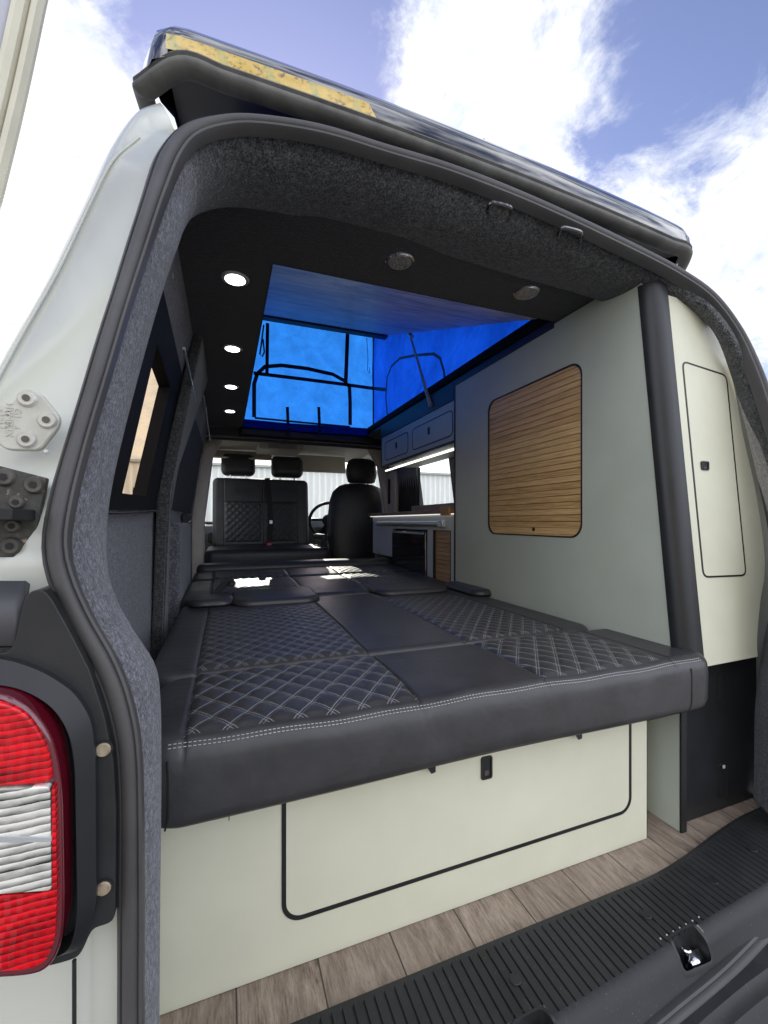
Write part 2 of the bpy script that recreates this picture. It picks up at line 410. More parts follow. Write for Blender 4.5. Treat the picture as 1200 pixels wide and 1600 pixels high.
def sstep(x): x = max(0, min(1, x)); return x*x*(3-2*x)
def puff(x, y, dx=DX, dy=DY):
    a = x/dx+y/dy; b = x/dx-y/dy
    s1 = abs(math.sin(math.pi*a)); s2 = abs(math.sin(math.pi*b))
    return (min(1, s1*1.25)*min(1, s2*1.25))**.55
def pad(W, H, T, Rc, re, mtx, quilts=(), sx=(), sy=(), step=.006, amp=.0045, extra=None, crown=0, dx=DX, dy=DY, mb=None, back=None):
    """upholstered pad: rounded outline, soft edges, stitched diamond panels; local x,y across, z up"""
    mb = mb or MB(); back = re*.6 if back is None else back
    def axis(L, seams):
        n = max(6, int(L/step)); a = [L*i/n for i in range(n+1)]
        for c in seams:
            a = [q for q in a if abs(q-c) > .0035]+[c-.0035, c, c+.0035]
        for c in (.15, .4, .7): a += [re*c*.6, L-re*c*.6]
        return sorted(set(round(q, 5) for q in a))
    xs = axis(W, [s[0] for s in sx]); ys = axis(H, [s[0] for s in sy])
    def mp(x, y):
        cx = Rc if x < Rc else (W-Rc if x > W-Rc else x); cy = Rc if y < Rc else (H-Rc if y > H-Rc else y)
        if cx != x and cy != y:
            p, q = (x-cx)/Rc, (y-cy)/Rc
            X = cx+p*math.sqrt(1-q*q/2)*Rc; Yy = cy+q*math.sqrt(1-p*p/2)*Rc
            return X, Yy, Rc-math.hypot(X-cx, Yy-cy)
        return x, y, min(x, y, W-x, H-y)
    def fall(d, r):
        return 0 if d >= r else r-math.sqrt(max(0, r*r-(r-d)**2))
    nx, ny = len(xs), len(ys); o = len(mb.v); quads = []
    for y in ys:
        for x in xs:
            X, Yy, d = mp(x, y); z = T-fall(d, re)
            z += crown*sstep(min(x, W-x)/(W*.35))*sstep(min(y, H-y)/(H*.35))
            q = 0
            for (a, b, c, e) in quilts:
                if a <= x <= b and c <= y <= e:
                    q = 1; w = sstep(min(x-a, b-x, y-c, e-y)/.012)
                    z += amp*puff(x, y, dx, dy)*w - .001*(1-w)
            for (c, a, b) in sx:
                if a <= y <= b: z -= .0035*max(0, 1-abs(x-c)/.0045)
            for (c, a, b) in sy:
                if a <= x <= b: z -= .0035*max(0, 1-abs(y-c)/.0045)
            if extra: z += extra(X, Yy)
            k = len(mb.v); mb.v.append(mtx @ Vector((X, Yy, z))); mb.uv[k] = (x, y); mb.q[k] = q
    for j in range(ny-1):
        for i in range(nx-1):
            a = o+j*nx+i; mb.f.append((a, a+1, a+nx+1, a+nx)); mb.mi.append(mb.cur)
    bd = [i for i in range(nx)]+[j*nx+nx-1 for j in range(1, ny)]+[(ny-1)*nx+i for i in range(nx-2, -1, -1)]+[j*nx for j in range(ny-2, 0, -1)]
    prev = [o+i for i in bd]; n = len(bd); cen = Vector((W/2, H/2, 0))
    im = mtx.inverted(); base = [im @ mb.v[i] for i in prev]
    for (zz, sh) in ((T*.62, -.002), (T*.35, -.001), (back, 0), (back*.3, back*.35), (0, back)):
        cur = []
        for p in base:
            d = Vector((cen.x-p.x, cen.y-p.y, 0)); L = d.length; q = Vector((p.x, p.y, 0))+d/L*sh
            z_ = min(zz, p.z) if zz > 0 else 0
            k = len(mb.v); mb.v.append(mtx @ Vector((q.x, q.y, z_))); mb.uv[k] = (q.x, q.y); cur.append(k)
        for i in range(n):
            k = (i+1) % n; mb.f.append((prev[i], cur[i], cur[k], prev[k])); mb.mi.append(mb.cur)
        prev = cur
    mb.f.append(tuple(reversed(prev))); mb.mi.append(mb.cur)
    return mb
def T_(x, y, z): return Matrix.Translation((x, y, z))

# ------------------------------------------------------------------ the yard
mb = MB(); mb.add([(-300, -300, -Z0), (300, -300, -Z0), (300, 300, -Z0), (-300, 300, -Z0)], [(0, 1, 2, 3)])
tag(mb.build('ground', 'yard_asphalt', smooth=0), kind='structure')
fen = MB(); fen.box(-24, 9.4, 14, 14.25, -Z0, 1.72)
e = thing('warehouse', 'low grey corrugated warehouse wall beyond the windscreen', 'building', (-7, 14, -Z0))
fen.build('corrugated_wall', 'corrugated_steel', e, smooth=0)
r_ = MB(); r_.box(-24.1, 9.5, 13.9, 14.4, 1.72, 1.80); r_.build('roof_edge', 'shed_wall', e, bevel=.01)
e = thing('shed', 'pale roofed shed seen through the kitchen side window', 'shed', (12, 15, -Z0))
s_ = MB(); s_.box(9.9, 15, 14, 19, -Z0, .75); s_.build('wall', 'shed_wall', e, smooth=0)
s_ = MB(); s_.add([(9.6, 13.6, .72), (15.3, 13.6, .72), (15.3, 16.5, 1.75), (9.6, 16.5, 1.75), (9.6, 19.4, .72), (15.3, 19.4, .72)], [(0, 1, 2, 3), (3, 2, 5, 4)]); s_.build('roof', 'shed_roof', e, solid=.1)
s_ = MB(); s_.box(10.5, 11.5, 13.96, 14.0, -Z0, .4); s_.box(12.3, 13.6, 13.96, 14.0, -.4, .35); s_.build('door', 'curtain_grey', e)
def shrub(x, y, h, w, lab):
    e = thing('conifer_shrub', lab, 'shrub', (x, y, -Z0), 'dark pointed shrubs by the warehouse wall')
    MB().tube([(x, y, -Z0), (x, y, -Z0+h*.5), (x, y, -Z0+h*.97)], [.05, .04, .008], 6).build('stem', 'black_metal', e)
    m = MB()
    for i in range(420):
        q = random.random()**.8; zz = -Z0+.08+q*h*.98; rad = w*(1-q)**.7*(.5+.5*random.random()); an = random.random()*6.283
        c = Vector((x+rad*math.cos(an), y+rad*math.sin(an), zz)); d = Vector((math.cos(an)*.05, math.sin(an)*.05, .13)); p = Vector((-math.sin(an), math.cos(an), 0))*.03
        m.add([c-p, c+p, c+d], [(0, 1, 2)])
    m.build('foliage', 'foliage', e, smooth=0, fixn=False)
shr = [(-3.1, 13.0, 2.05, .30), (-2.65, 12.8, 1.85, .26), (-2.3, 13.1, 2.15, .28), (-1.95, 12.9, 1.8, .28), (-1.6, 13.0, 2.0, .25), (-3.6, 12.9, 1.9, .3), (-1.2, 12.9, 1.75, .3), (-.8, 13, 1.9, .26)]
for i, a in enumerate(shr):
    shrub(*a, ['tall dark pointed shrub seen through the tinted rear side window', 'short dark pointed shrub against the corrugated wall'][0 if a[2] > 1.87 else 1])
# yellow clad building behind the photographer: what the roof edge mirrors
e = thing('clad_building', 'yellow clad building standing behind the open rear of the van', 'building', (-6, -14, -Z0))
b_ = MB(); b_.box(-16, -1, -16, -13, -Z0, 7); b_.build('wall', 'yellow_wall', e, smooth=0)
b_ = MB(); b_.box(-16.2, -.8, -16.2, -12.8, 7, 7.3); b_.build('roof', 'shed_wall', e, smooth=0)

# ------------------------------------------------------------------ the van
van = thing('campervan', 'pale sage campervan seen through its open rear with the pop-up roof raised', 'campervan', (.575, 2.6, -Z0))

def Xi(z, side=-1, off=0):
    x = -.225 if z < 0 else (-.225+.06*z/.45 if z < .45 else -.165+.055*(z-.45)/.224)
    return (x-off) if side < 0 else (1.15-x+off)
def wallquads(mb, polys, side, off):
    for q in polys:
        mb.add([(Xi(z, side, off), y, z) for y, z in q], [(0, 1, 2, 3)])

# left seal line, bottom to top, then header, then down the right side
SL = [(-.078, .445, -.80), P(207, 1640, Y=.442), P(207, 1400, Y=.443), P(205, 1200, Y=.445), P(192, 1110, Y=.447), P(167, 1040, Y=.45), P(128, 970, Y=.452),
      P(100, 905, Y=.455), P(90, 850, Y=.462), P(99, 785, Y=.472), P(121, 700, Y=.49), P(151, 600, Y=.515), P(181, 500, Y=.55), P(213, 400, Y=.60), P(246, 300, Y=.665), P(268, 245, Y=.71), P(297, 211, Y=.745), P(340, 196, Y=.76),
      P(400, 193, Y=.765), P(500, 208, Y=.768), P(600, 238, Y=.772), P(700, 268, Y=.776), P(800, 306, Y=.778), P(900, 350, Y=.778), P(1000, 398, Y=.776), P(1060, 430, Y=.77), P(1110, 466, Y=.755), P(1150, 518, Y=.735), P(1180, 580, Y=.71),
      P(1203, 645, Y=.682), P(1232, 740, Y=.645), P(1252, 830, Y=.61), P(1250, 900, Y=.60), P(1240, 1000, Y=.60), P(1236, 1100, Y=.60), P(1238, 1200, Y=.60), P(1240, 1300, Y=.60), (1.262, .575, -.80)]
# inner edge of the carpeted surround, same order
IN = [(-.083, .62, -.80), P(246, 1640, Y=.62), P(246, 1400, Y=.62), P(247, 1200, Y=.62), P(247, 1090, Y=.62), P(240, 1040, Y=.625), P(205, 985, Y=.64),
      P(178, 935, Y=.66), P(165, 880, Y=.68), P(167, 800, Y=.70), P(182, 715, Y=.72), P(208, 610, Y=.75), P(236, 510, Y=.78), P(262, 425, Y=.82), P(272, 395, Y=.86), P(283, 365, Y=.90), P(304, 338, Y=.92), P(345, 325, Y=.935),
      P(400, 327, Y=.94), P(500, 345, Y=.945), P(600, 371, Y=.95), P(700, 400, Y=.95), P(800, 430, Y=.95), P(900, 458, Y=.95), P(985, 484, Y=.93), P(1030, 482, Y=.86), P(1078, 486, Y=.80), P(1115, 520, Y=.77), P(1140, 580, Y=.77),
      P(1163, 660, Y=.76), P(1195, 800, Y=.76), P(1206, 880, Y=.755), P(1203, 950, Y=.75), P(1190, 1020, Y=.745), P(1180, 1100, Y=.73), P(1178, 1200, Y=.73), P(1176, 1270, Y=.73), (1.32, .73, -.80)]
N_ = 220
A, B = matched(SL, IN, N_)
pn = Vector((0, -1, .42)).normalized()
cen = Vector((.58, .6, 0))
rows = []
K = 10
for k in range(K+1):
    q = k/K; row = []
    for a, b in zip(A, B):
        p = a.lerp(b, q)
        inw = (cen-p); inw.y = 0; inw.normalize()
        bul = .022*math.sin(math.pi*q)**.8
        top = sstep((a.z-.25)/.3)
        row.append(p + inw*bul*(.6+.5*top) + Vector((0, -.02*math.sin(math.pi*q)*top, 0)))
    rows.append(row)
cut = int(N_*.47)
m = MB().sheet(rows)
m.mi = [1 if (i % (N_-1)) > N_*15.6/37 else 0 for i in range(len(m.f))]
m.build('carpeted_door_surround', ['carpet_light', 'carpet_arch_shaded'], van, smooth=60)
# seal: broad flattened bulb plus an inner bead and a thin outer lip
def sweep(path, prof, loop):
    rings = []
    for i, p in enumerate(path):
        a = path[i-1] if (i > 0 or loop) else p; b = path[(i+1) % len(path)] if (i < len(path)-1 or loop) else p
        T = (b-a).normalized(); N = (pn-T*pn.dot(T)).normalized(); Bn = T.cross(N)
        rings.append([p+Bn*u_+N*v_ for u_, v_ in prof])
    return MB().loft(rings, True, True, loop)
loopA = spline(SL+[(1.15, .545, -.805), (.943, .509, -.805), (.767, .4876, -.805), (.45, .462, -.805), (.15, .448, -.805)], 420, True)
sg = 1
prof = [(-.021, -.014), (-.024, .000), (-.019, .006), (-.0165, .003), (-.014, .009), (-.006, .014), (.003, .0155), (.0075, .012), (.0095, .008), (.0125, .0115), (.0165, .010), (.0185, .004), (.018, -.014)]
def width(p):
    t_ = sstep((p.z-.15)/.5); xr = sstep((p.x+.1)/1.2)
    return (.50+.32*t_)*(1-xr)+1.02*xr
rings = []
for i, p in enumerate(loopA):
    a = loopA[i-1]; b = loopA[(i+1) % len(loopA)]
    T = (b-a).normalized(); N = (pn-T*pn.dot(T)).normalized(); Bn = T.cross(N)
    if Bn.dot(cen-p) < 0: Bn = -Bn
    w = width(p); wob = 1+.04*math.sin(i*.35)*math.sin(i*.11)
    rings.append([p+Bn*u_*w*wob+N*v_*w for u_, v_ in prof])
MB().loft(rings, True, False, True).build('door_seal', 'rubber', van, smooth=50)

# rear corner panel (left) from the seal to the side of the body
SIL = [(0, 600, .66), (40, 520, .70), (90, 430, .74), (130, 340, .79), (180, 230, .85), (213, 184, .87), (240, 166, .885)]
silp = sorted([P(u, v, Y=y) for u, v, y in SIL], key=lambda p: p.z)
silp = [Vector((-.385, .60, -.80)), Vector((-.385, .60, -.3)), Vector((-.375, .61, 0.0)), Vector((-.365, .63, .10))]+silp
def at_z(lst, z):
    if z <= lst[0].z: return lst[0].copy()
    for a, b in zip(lst, lst[1:]):
        if a.z <= z <= b.z: return a.lerp(b, (z-a.z)/max(1e-6, b.z-a.z))
    return lst[-1].copy()
SQ = [Vector(SL[i]) for i in (0, 1, 2, 3, 5, 7, 8, 9, 10, 11, 12, 13, 14, 15, 16, 17)]
def silz(z): return at_z(silp, z)
SS = [silz(p.z) for p in SQ[:8]] + [P(-75, 720, Y=.63), P(-28, 645, Y=.65), P(22, 553, Y=.69), P(76, 456, Y=.73), P(126, 350, Y=.785), P(172, 246, Y=.84), P(210, 190, Y=.868), P(246, 172, Y=.885)]
SQ[-1] = P(316, 202, Y=.752)
qa, qb = matched(SQ, SS, 90)
rows = []
for s0, e_ in zip(qa, qb):
    w0 = s0+Vector((-.006, .014, 0)); mid = Vector((e_.x+.035, e_.y-.065, e_.z*.8+s0.z*.2-.45*max(0, sstep((e_.z-.5)/.22))*(e_.z-s0.z)))
    row = [w0+Vector((-.001, .02, 0)), w0]
    for q in (.25, .5, .75, 1): row.append((w0+Vector((-.01, .003, 0))).lerp(mid, q))
    p1 = Vector((e_.x+.006, e_.y-.045, e_.z))
    for q in (.2, .4, .6, .8, 1.0): row.append(mid*(1-q)**2+p1*2*q*(1-q)+e_*q*q)
    tz = sstep((e_.z-.5)/.2); row.append(e_+Vector((-.006, .10, -.004-.03*tz))); row.append(e_+Vector((-.004, .30, -.03-.12*tz)))
    rows.append(row)
MB().sheet(rows).build('rear_corner_panel', 'body_paint', van, smooth=50)
rseal = A[int(N_*27.5/37):]
MB().sheet([[p+Vector(o_) for o_ in ((.006, .016, 0), (.05, .03, .004), (.10+.10*sstep(.3-p.z), .06, .004), (.13+.10*sstep(.3-p.z), .12, 0), (.14+.10*sstep(.3-p.z), .5, 0))] for p in rseal]).build('rear_corner_panel', 'body_paint', van, smooth=50)
# pressed feature line down the corner panel
fp_unused = [P(226, 196, Y=.84), P(190, 235, Y=.80), P(160, 300, Y=.765), P(118, 400, Y=.715), P(80, 485, Y=.675), P(44, 570, Y=.635), P(18, 628, Y=.61)]

crease = [r[5]+Vector((-.004, -.001, 0)) for r in rows[18:82]]
MB().tube(crease, .0022, 8).build('panel_crease', 'body_paint', van)
# side skins and lining
def side_wall(side):
    rear = [(.86, -.80), (3.3, -.80), (3.3, .03), (.86, .03)]
    q = [rear, [(3.3, -.80), (5.3, -.80), (5.3, -.05), (3.3, -.05)]]
    if side < 0:
        q += [[(.80, .03), (1.02, .03), (1.13, .45), (.86, .45)], [(.86, .45), (1.13, .45), (1.2, .674), (.90, .674)],
              [(1.13, .45), (1.63, .45), (1.7, .674), (1.2, .674)],
              [(1.48, .03), (3.12, .03), (3.12, .3), (1.56, .3)], [(1.56, .3), (3.12, .3), (3.12, .5), (1.63, .45)], [(1.63, .45), (3.12, .5), (3.12, .674), (1.7, .674)],
              [(3.12, .5), (3.3, .5), (3.3, .674), (3.12, .674)], [(3.12, .03), (3.3, .03), (3.3, .3), (3.12, .3)]]
    else:
        q += [[(.80, .03), (2.36, .03), (2.36, .46), (.84, .46)], [(.84, .46), (3.3, .46), (3.3, .674), (.84, .674)], [(2.85, .03), (3.3, .03), (3.3, .46), (2.85, .46)]]
    q += [[(3.3, -.05), (3.55, -.05), (3.62, .52), (3.3, .52)], [(3.3, .52), (4.6, .52), (4.3, .674), (3.3, .674)]]
    return q
for side in (-1, 1):
    m = MB()
    for q in side_wall(side):
        q = [(max(y, 1.15), z) for y, z in q]
        m.add([(Xi(z, side, .13 if z <= .03 and max(k for _, k in q) <= .03 else .022), y, z) for y, z in q], [(0, 1, 2, 3)])
    m.add([(Xi(.03, side, .13), 1.15, .03), (Xi(.03, side, .13), 5.3, .03), (Xi(.03, side, .022), 5.3, .032), (Xi(.03, side, .022), 1.15, .032)], [(0, 1, 2, 3)])
    m.build('side_panel', 'body_paint', van, smooth=0)
    m = MB(); wallquads(m, [[(y if (y > .95 or side > 0) else y-(.10 if z < .2 else .055), z) for y, z in p] for p in side_wall(side) if max(y for y, z in p) <= 3.31], side, 0); m.build('side_lining', 'carpet_light' if side > 0 else 'carpet_wall', van, smooth=0)
    # reveals closing the windows through the wall
    m = MB()
    hs = ([[(1.02, .03), (1.48, .03), (1.63, .45), (1.13, .45)], [(3.12, .3), (3.3, .3), (3.3, .5), (3.12, .5)]] if side < 0 else [[(2.36, .03), (2.85, .03), (2.85, .46), (2.36, .46)]])
    for h in hs:
        m.loft([[(Xi(z, side, -.004), y, z) for y, z in h], [(Xi(z, side, .022), y, z) for y, z in h]], True, False)
        m.build('window_reveal', 'black_plastic', van, smooth=0); m = MB()
    hs2 = hs
    for k, h in enumerate(hs2):
        m = MB(); m.add([(Xi(z, side, .018), y, z) for y, z in h], [(0, 1, 2, 3)]); m.build('side_window', 'amber_glass' if (side < 0 and k == 0) else 'clear_glass', van, smooth=0)
# cab door glass and its surround
for side in (-1, 1):
    m = MB(); h = [(3.55, -.05), (4.75, -.05), (4.35, .52), (3.62, .52)]
    m.add([(Xi(z, side, .10), y, z) for y, z in h], [(0, 1, 2, 3)]); m.build('cab_window', 'clear_glass', van, smooth=0)
    m = MB(); m.tube([(Xi(-.05, side, .05), 5.2, -.05), (Xi(.3, side, .05), 4.82, .3), (Xi(.6, side, .06), 4.45, .62)], [.05, .045, .045], 8); m.build('windscreen_pillar', 'beige_trim', van)
    m = MB(); m.tube([(Xi(-.7, side, -.02), 3.42, -.75), (Xi(0, side, -.02), 3.42, 0), (Xi(.5, side, -.01), 3.5, .5), (Xi(.62, side, -.05), 3.55, .66)], [.07, .06, .055, .06], 10); m.build('door_pillar', 'beige_trim', van)
# black surround of the rear side window, with its bottom bright strip
def yz(poly, side, off): return [(Xi(z, side, off), y, z) for y, z in poly]
m = MB(); fo = [(.84, .012), (1.49, .03), (1.63, .50), (1.00, .53)]; fi = [(1.035, .06), (1.306, .069), (1.437, .40), (1.157, .43)]
fi2 = [(1.035, .06), (1.306, .069), (1.44, .41), (1.155, .43)]
fo_, fi_ = densify(fo), densify(fi2)
m.loft([yz(fo_, -1, 0), yz(fo_, -1, -.014), yz(fi_, -1, -.012), yz(fi_, -1, .02)], True, False)
m.build('window_frame', 'black_matte', van, smooth=30)
m = MB(); m.tube([(Xi(.03, -1, -.018), .86, .018), (Xi(.03, -1, -.018), 1.485, .034)], .0035, 6); m.build('window_trim', 'chrome', van)
# sloping carpeted pillar between the windows, and a box low on the wall
m = MB(); pl = [(1.50, -.50), (1.66, -.50), (1.65, -.06), (1.78, .20), (2.17, .674), (1.66, .674), (1.53, .1)]
a = [(Xi(z, -1, -.035), y, z) for y, z in pl]; b = [(Xi(z, -1, .0), y+(.0), z) for y, z in pl]
m.loft([b, a]); m.build('pillar_carpet', 'carpet_header', van, smooth=0, bevel=.012)
m = MB(); m.box(-.225, -.165, 1.80, 2.35, -.5, -.005); m.build('step_box', 'carpet_light', van, bevel=.012)
# dark blackout blinds over the sliding door window
m = MB(); wallquads(m, [[(1.70, .05), (3.05, .05), (3.1, .52), (2.1, .52)]], -1, -.006); m.build('window_blind', 'curtain_black', van, smooth=0)
m = MB(); m.tube([(Xi(.55, -1, -.03), 1.32, .49), (Xi(.55, -1, -.03), 1.80, .47)], .004, 6); m.tube([(Xi(.6, -1, -.03), 2.2, .6), (Xi(.6, -1, -.03), 3.1, .55)], .004, 6); m.build('blind_rail', 'aluminium', van)
m = MB(); m.box(-.215, -.19, 2.45, 2.75, -.09, .04); m.build('catch_plate', 'black_satin', van, bevel=.004)
MB().disc((-.188, 2.6, 0), (1, 0, 0), .012, .004).build('catch_screw', 'chrome', van)

# roof with its opening, ceiling lining
OX0, OX1, OY0, OY1 = .116, 1.045, 1.137, 3.19
def roofsheet(z, x0, x1, y0, y1):
    m = MB()
    for (a, b, c, d) in ((x0, x1, y0, OY0), (x0, OX0, OY0, OY1), (OX1, x1, OY0, OY1), (x0, x1, OY1, y1)):
        m.add([(a, c, z), (b, c, z), (b, d, z), (a, d, z)], [(0, 1, 2, 3)])
    return m
m = MB()
for (a, b, c, d) in ((-.13, 1.28, .925, OY0), (-.13, OX0, OY0, OY1), (OX1, 1.28, OY0, OY1), (-.13, 1.28, OY1, 3.24)):
    m.add([(a, c, .674), (b, c, .674), (b, d, .674), (a, d, .674)], [(0, 1, 2, 3)])
m.build('ceiling_lining', 'carpet_dark', van, smooth=0)
m = roofsheet(.715, -.09, 1.24, .90, 4.4)
m.build('roof_skin', 'roof_underside', van, smooth=0)
m = MB(); m.loft([[(OX0, OY0, .672), (OX1, OY0, .672), (OX1, OY1, .672), (OX0, OY1, .672)], [(OX0, OY0, .73), (OX1, OY0, .73), (OX1, OY1, .73), (OX0, OY1, .73)]], True, False); m.build('opening_rim', 'black_edge', van, smooth=0)
# rolled-up blue canvas and black bar along the front rim of the opening
m = MB(); m.tube([(OX0-.02, 3.16, .70), (.4, 3.16, .695), (.75, 3.16, .70), (OX1+.05, 3.16, .705)], .028, 10); m.build('canvas_roll', 'tent_canvas_front', van)
m = MB(); m.box(OX0-.02, OX1+.04, 3.17, 3.24, .615, .672); m.build('front_rim', 'black_edge', van, bevel=.012)
m = MB(); m.box(-.25, 1.40, 3.242, 3.252, .585, .72); m.build('cab_opening_board', 'black_edge', van)
# body top edge between the seal and the roof
m = MB(); r1 = A[int(N_*16.6/37):int(N_*27.0/37)]
m.sheet([[p+Vector((0, .01, .012)) for p in r1], [p+Vector((0, .035, .03)) for p in r1], [Vector((p.x, .90, max(.70, p.z+.03) if p.z > .62 else p.z+.05)) for p in r1]]).build('roof_rear_edge', 'roof_underside', van)

# downlights
def downlight(x, y, lit):
    m = MB(); c = Vector((x, y, .674))
    m.disc(c, (0, 0, -1), .038, .0035, 32, .036, .002); d = m.build('downlight', 'chrome' if not lit else 'aluminium', van)
    m = MB(); m.disc(c+Vector((0, 0, -.0036)), (0, 0, -1), .027 if lit else .031, .0012, 28, None, .001); m.build('light_lens', 'lit_lens' if lit else 'unlit_lens', d)
    return d
for y in (1.246, 1.75, 2.246, 2.744):
    downlight(.025, y, True)
tag(downlight(.423, 1.014, False), 'unlit downlight in the rear ceiling'); tag(downlight(.83, 1.023, False), 'unlit downlight in the rear ceiling')

# header loops
for (u, v) in ((780, 318), (890, 357)):
    root = lambda x, y: P(u+x, v+y, Y=.80)
    pts = [root(-17, 22), P(u-18, v+10, Y=.765), P(u-14, v+1, Y=.752), P(u-8, v-1, Y=.748), P(u+12, v+4, Y=.748), P(u+18, v+8, Y=.752), P(u+18, v+16, Y=.765), root(14, 27)]
    MB().tube(spline(pts, 30), .0044, 8).build('header_loop', 'gloss_black', van)

# ---- pop-up roof
pop = None
SX0, SX1 = -.150, 1.335
def shell_ring(y, z, h, inset=0, rc=.12):
    # cross profile of the fibreglass shell at distance y: lip, side, crown
    x0, x1 = SX0+inset, SX1-inset
    pts = []
    for k in range(21):
        q = k/20; x = x0+(x1-x0)*q
        e = min(q, 1-q)*(x1-x0)
        zz = z+h*(1-(1-min(1, e/rc))**2.6)**.5 + .018*math.sin(math.pi*q)
        pts.append(Vector((x, y, zz)))
    return pts
rows = []
slope = .335
def outline(y_off, up, inset):
    return None
# rear face curves up and forward
sec = [(0.0, .0, .0), (.002, .020, .0), (.004, .045, .003), (.010, .066, .008), (.022, .084, .016), (.05, .099, .03), (.10, .118, .05), (.3, .18, .06), (1.2, .48, .07), (2.6, .94, .08)]
XS = [SX0+(SX1-SX0)*k/60 for k in range(61)]
def edge_y(x):      # rear edge outline in plan: rounded corners
    e = min(x-SX0, SX1-x); rr = .07
    return .835+(rr-math.sqrt(max(0, rr*rr-(rr-min(e, rr))**2))) + .015*abs((x-.58)/.72)**2
def base_z(x): return .838-.045*(x+.145)/1.45-.006*math.sin(math.pi*(x-SX0)/(SX1-SX0))+.012*math.sin(math.pi*(x-SX0)/(SX1-SX0))
for (dy, dz, ins) in sec:
    row = []
    for x in XS:
        e = min(x-SX0, SX1-x)
        sgn = 1 if x < .58 else -1
        row.append(Vector((x+sgn*ins*max(0, 1-e/.2), edge_y(x)+dy, base_z(x)+dz-(.03*max(0, 1-e/.12)**2 if dy > .04 else 0))))
    rows.append(row)
# side skirts close the shell
for row in rows[2:]:
    a, b = row[0], row[-1]
    row.insert(0, Vector((a.x-.004, a.y, a.z-.05))); row.append(Vector((b.x+.004, b.y, b.z-.05)))
for row in rows[:2]:
    row.insert(0, row[0]+Vector((0, 0, -.001))); row.append(row[-1]+Vector((0, 0, -.001)))
shell = MB().sheet(rows).build('pop_up_roof', 'gloss_black', van, smooth=60)
def under(x, y): return base_z(x)+(y-.835)*slope
m = MB(); rr = []
for y in (.87, 1.4, 2.2, 3.0, 3.45): rr.append([Vector((x, y, under(x, y)-.005)) for x in XS[2:-2:4]])
m.sheet(rr).build('roof_liner', 'roof_underside', shell)
# rubber skirt round the shell's rear edge: piping + flat seal
pl = [Vector((x, edge_y(x), base_z(x))) for x in XS]
lead = [Vector((SX0-.004, y, base_z(SX0)+(y-.9)*slope*.9-.002)) for y in (1.3, 1.05, .93)]; tail = [Vector((SX1+.004, p.y, base_z(SX1)+(p.y-.9)*slope*.9-.002)) for p in reversed(lead)]
path = spline(lead+pl[::3]+tail, 160)
rg = []
for i, p in enumerate(path):
    a = path[max(0, i-1)]; b = path[min(len(path)-1, i+1)]; T = (b-a).normalized(); out_ = T.cross(Vector((0, 0, 1))).normalized()
    if out_.dot(p-Vector((.58, 2, .8))) < 0: out_ = -out_
    rg.append([p+out_*o_+Vector((0, 0, z_*.62)) for o_, z_ in ((.002, .012), (.010, .012), (.013, .004), (.009, -.002), (.012, -.008), (.014, -.016), (.012, -.025), (.004, -.033), (-.012, -.036), (-.02, -.030), (-.02, .0))])
MB().loft(rg).build('roof_seal', 'dusty_rubber', shell, smooth=50)
# painted yellow reflection on the shell's rear face
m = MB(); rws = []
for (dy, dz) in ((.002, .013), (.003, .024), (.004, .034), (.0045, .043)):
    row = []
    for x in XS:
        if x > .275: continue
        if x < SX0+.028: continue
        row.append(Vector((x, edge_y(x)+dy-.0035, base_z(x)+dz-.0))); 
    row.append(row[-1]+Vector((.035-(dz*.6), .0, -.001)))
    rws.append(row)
m.sheet(rws); m.build('painted_reflection', 'yellow_reflection', shell, smooth=60)
m = MB(); m.tube([P(748, 226, Y=.90), P(750, 219, Y=.90), P(756, 218, Y=.905), P(760, 228, Y=.91)], .0025, 6); m.build('roof_loop', 'black_metal', shell)
# lifting strut and catch seen in the gap at the rear corner
m = MB(); m.tube([(-.05, .93, .70), (-.03, .98, .83)], .006, 8); m.tube([(.0, .93, .71), (.03, .97, .80)], .012, 8); m.build('roof_strut', 'aluminium', shell)
m = MB(); m.box(-.02, .035, .93, .96, .70, .80); m.build('strut_bracket', 'bolt_steel', shell, bevel=.003)
m = MB(); m.tube([(.06, .90, .735), (.3, .885, .75), (.6, .88, .755), (.9, .88, .745), (1.2, .89, .735)], .014, 8); m.build('folded_canvas', 'curtain_black', shell)
# tent
TX1 = 1.115
m = MB(); rws = []
for j in range(13):
    z = .69+.92*j/12; rws.append([Vector((OX0-.10+(TX1-OX0+.10)*i/16, 3.22+.012*math.sin(i*1.3+j)+.006*math.sin(j*2.1), z)) for i in range(17)])
tf = m.sheet(rws).build('tent_front', 'tent_canvas_front', van, smooth=60)
def side_canvas(x, sgn):
    rws = []
    for i in range(25):
        y = 1.02+(3.23-1.02)*i/24; top = under(.6, y)
        rws.append([Vector((x+sgn*.09*q*0+sgn*.012*math.sin(i*.9+q*3)*math.sin(math.pi*q), y, .70+(top-.70)*q)) for q in [k/8 for k in range(9)]])
    return MB().sheet(rws)
ts = side_canvas(TX1, 1).build('tent_side', 'tent_canvas_side', van, smooth=60)
side_canvas(OX0-.10, -1).build('tent_side', 'tent_canvas_side', van, smooth=60)
def onf(u, v, Y=3.205): return P(u, v, Y=Y)
def ons(u, v): return P(u, v, X=TX1-.014)
def strap(mb, pts, w, nrm):
    pts = [Vector(p) for p in pts]; nrm = Vector(nrm); a = []; b = []
    for i, p in enumerate(pts):
        T = (pts[min(i+1, len(pts)-1)]-pts[max(i-1, 0)]).normalized(); s = T.cross(nrm).normalized()*w*.5
        a.append(p-s); b.append(p+s)
    mb.loft([[x, y, y+nrm*.003, x+nrm*.003] for x, y in zip(a, b)])
NF = (0, -1, 0)
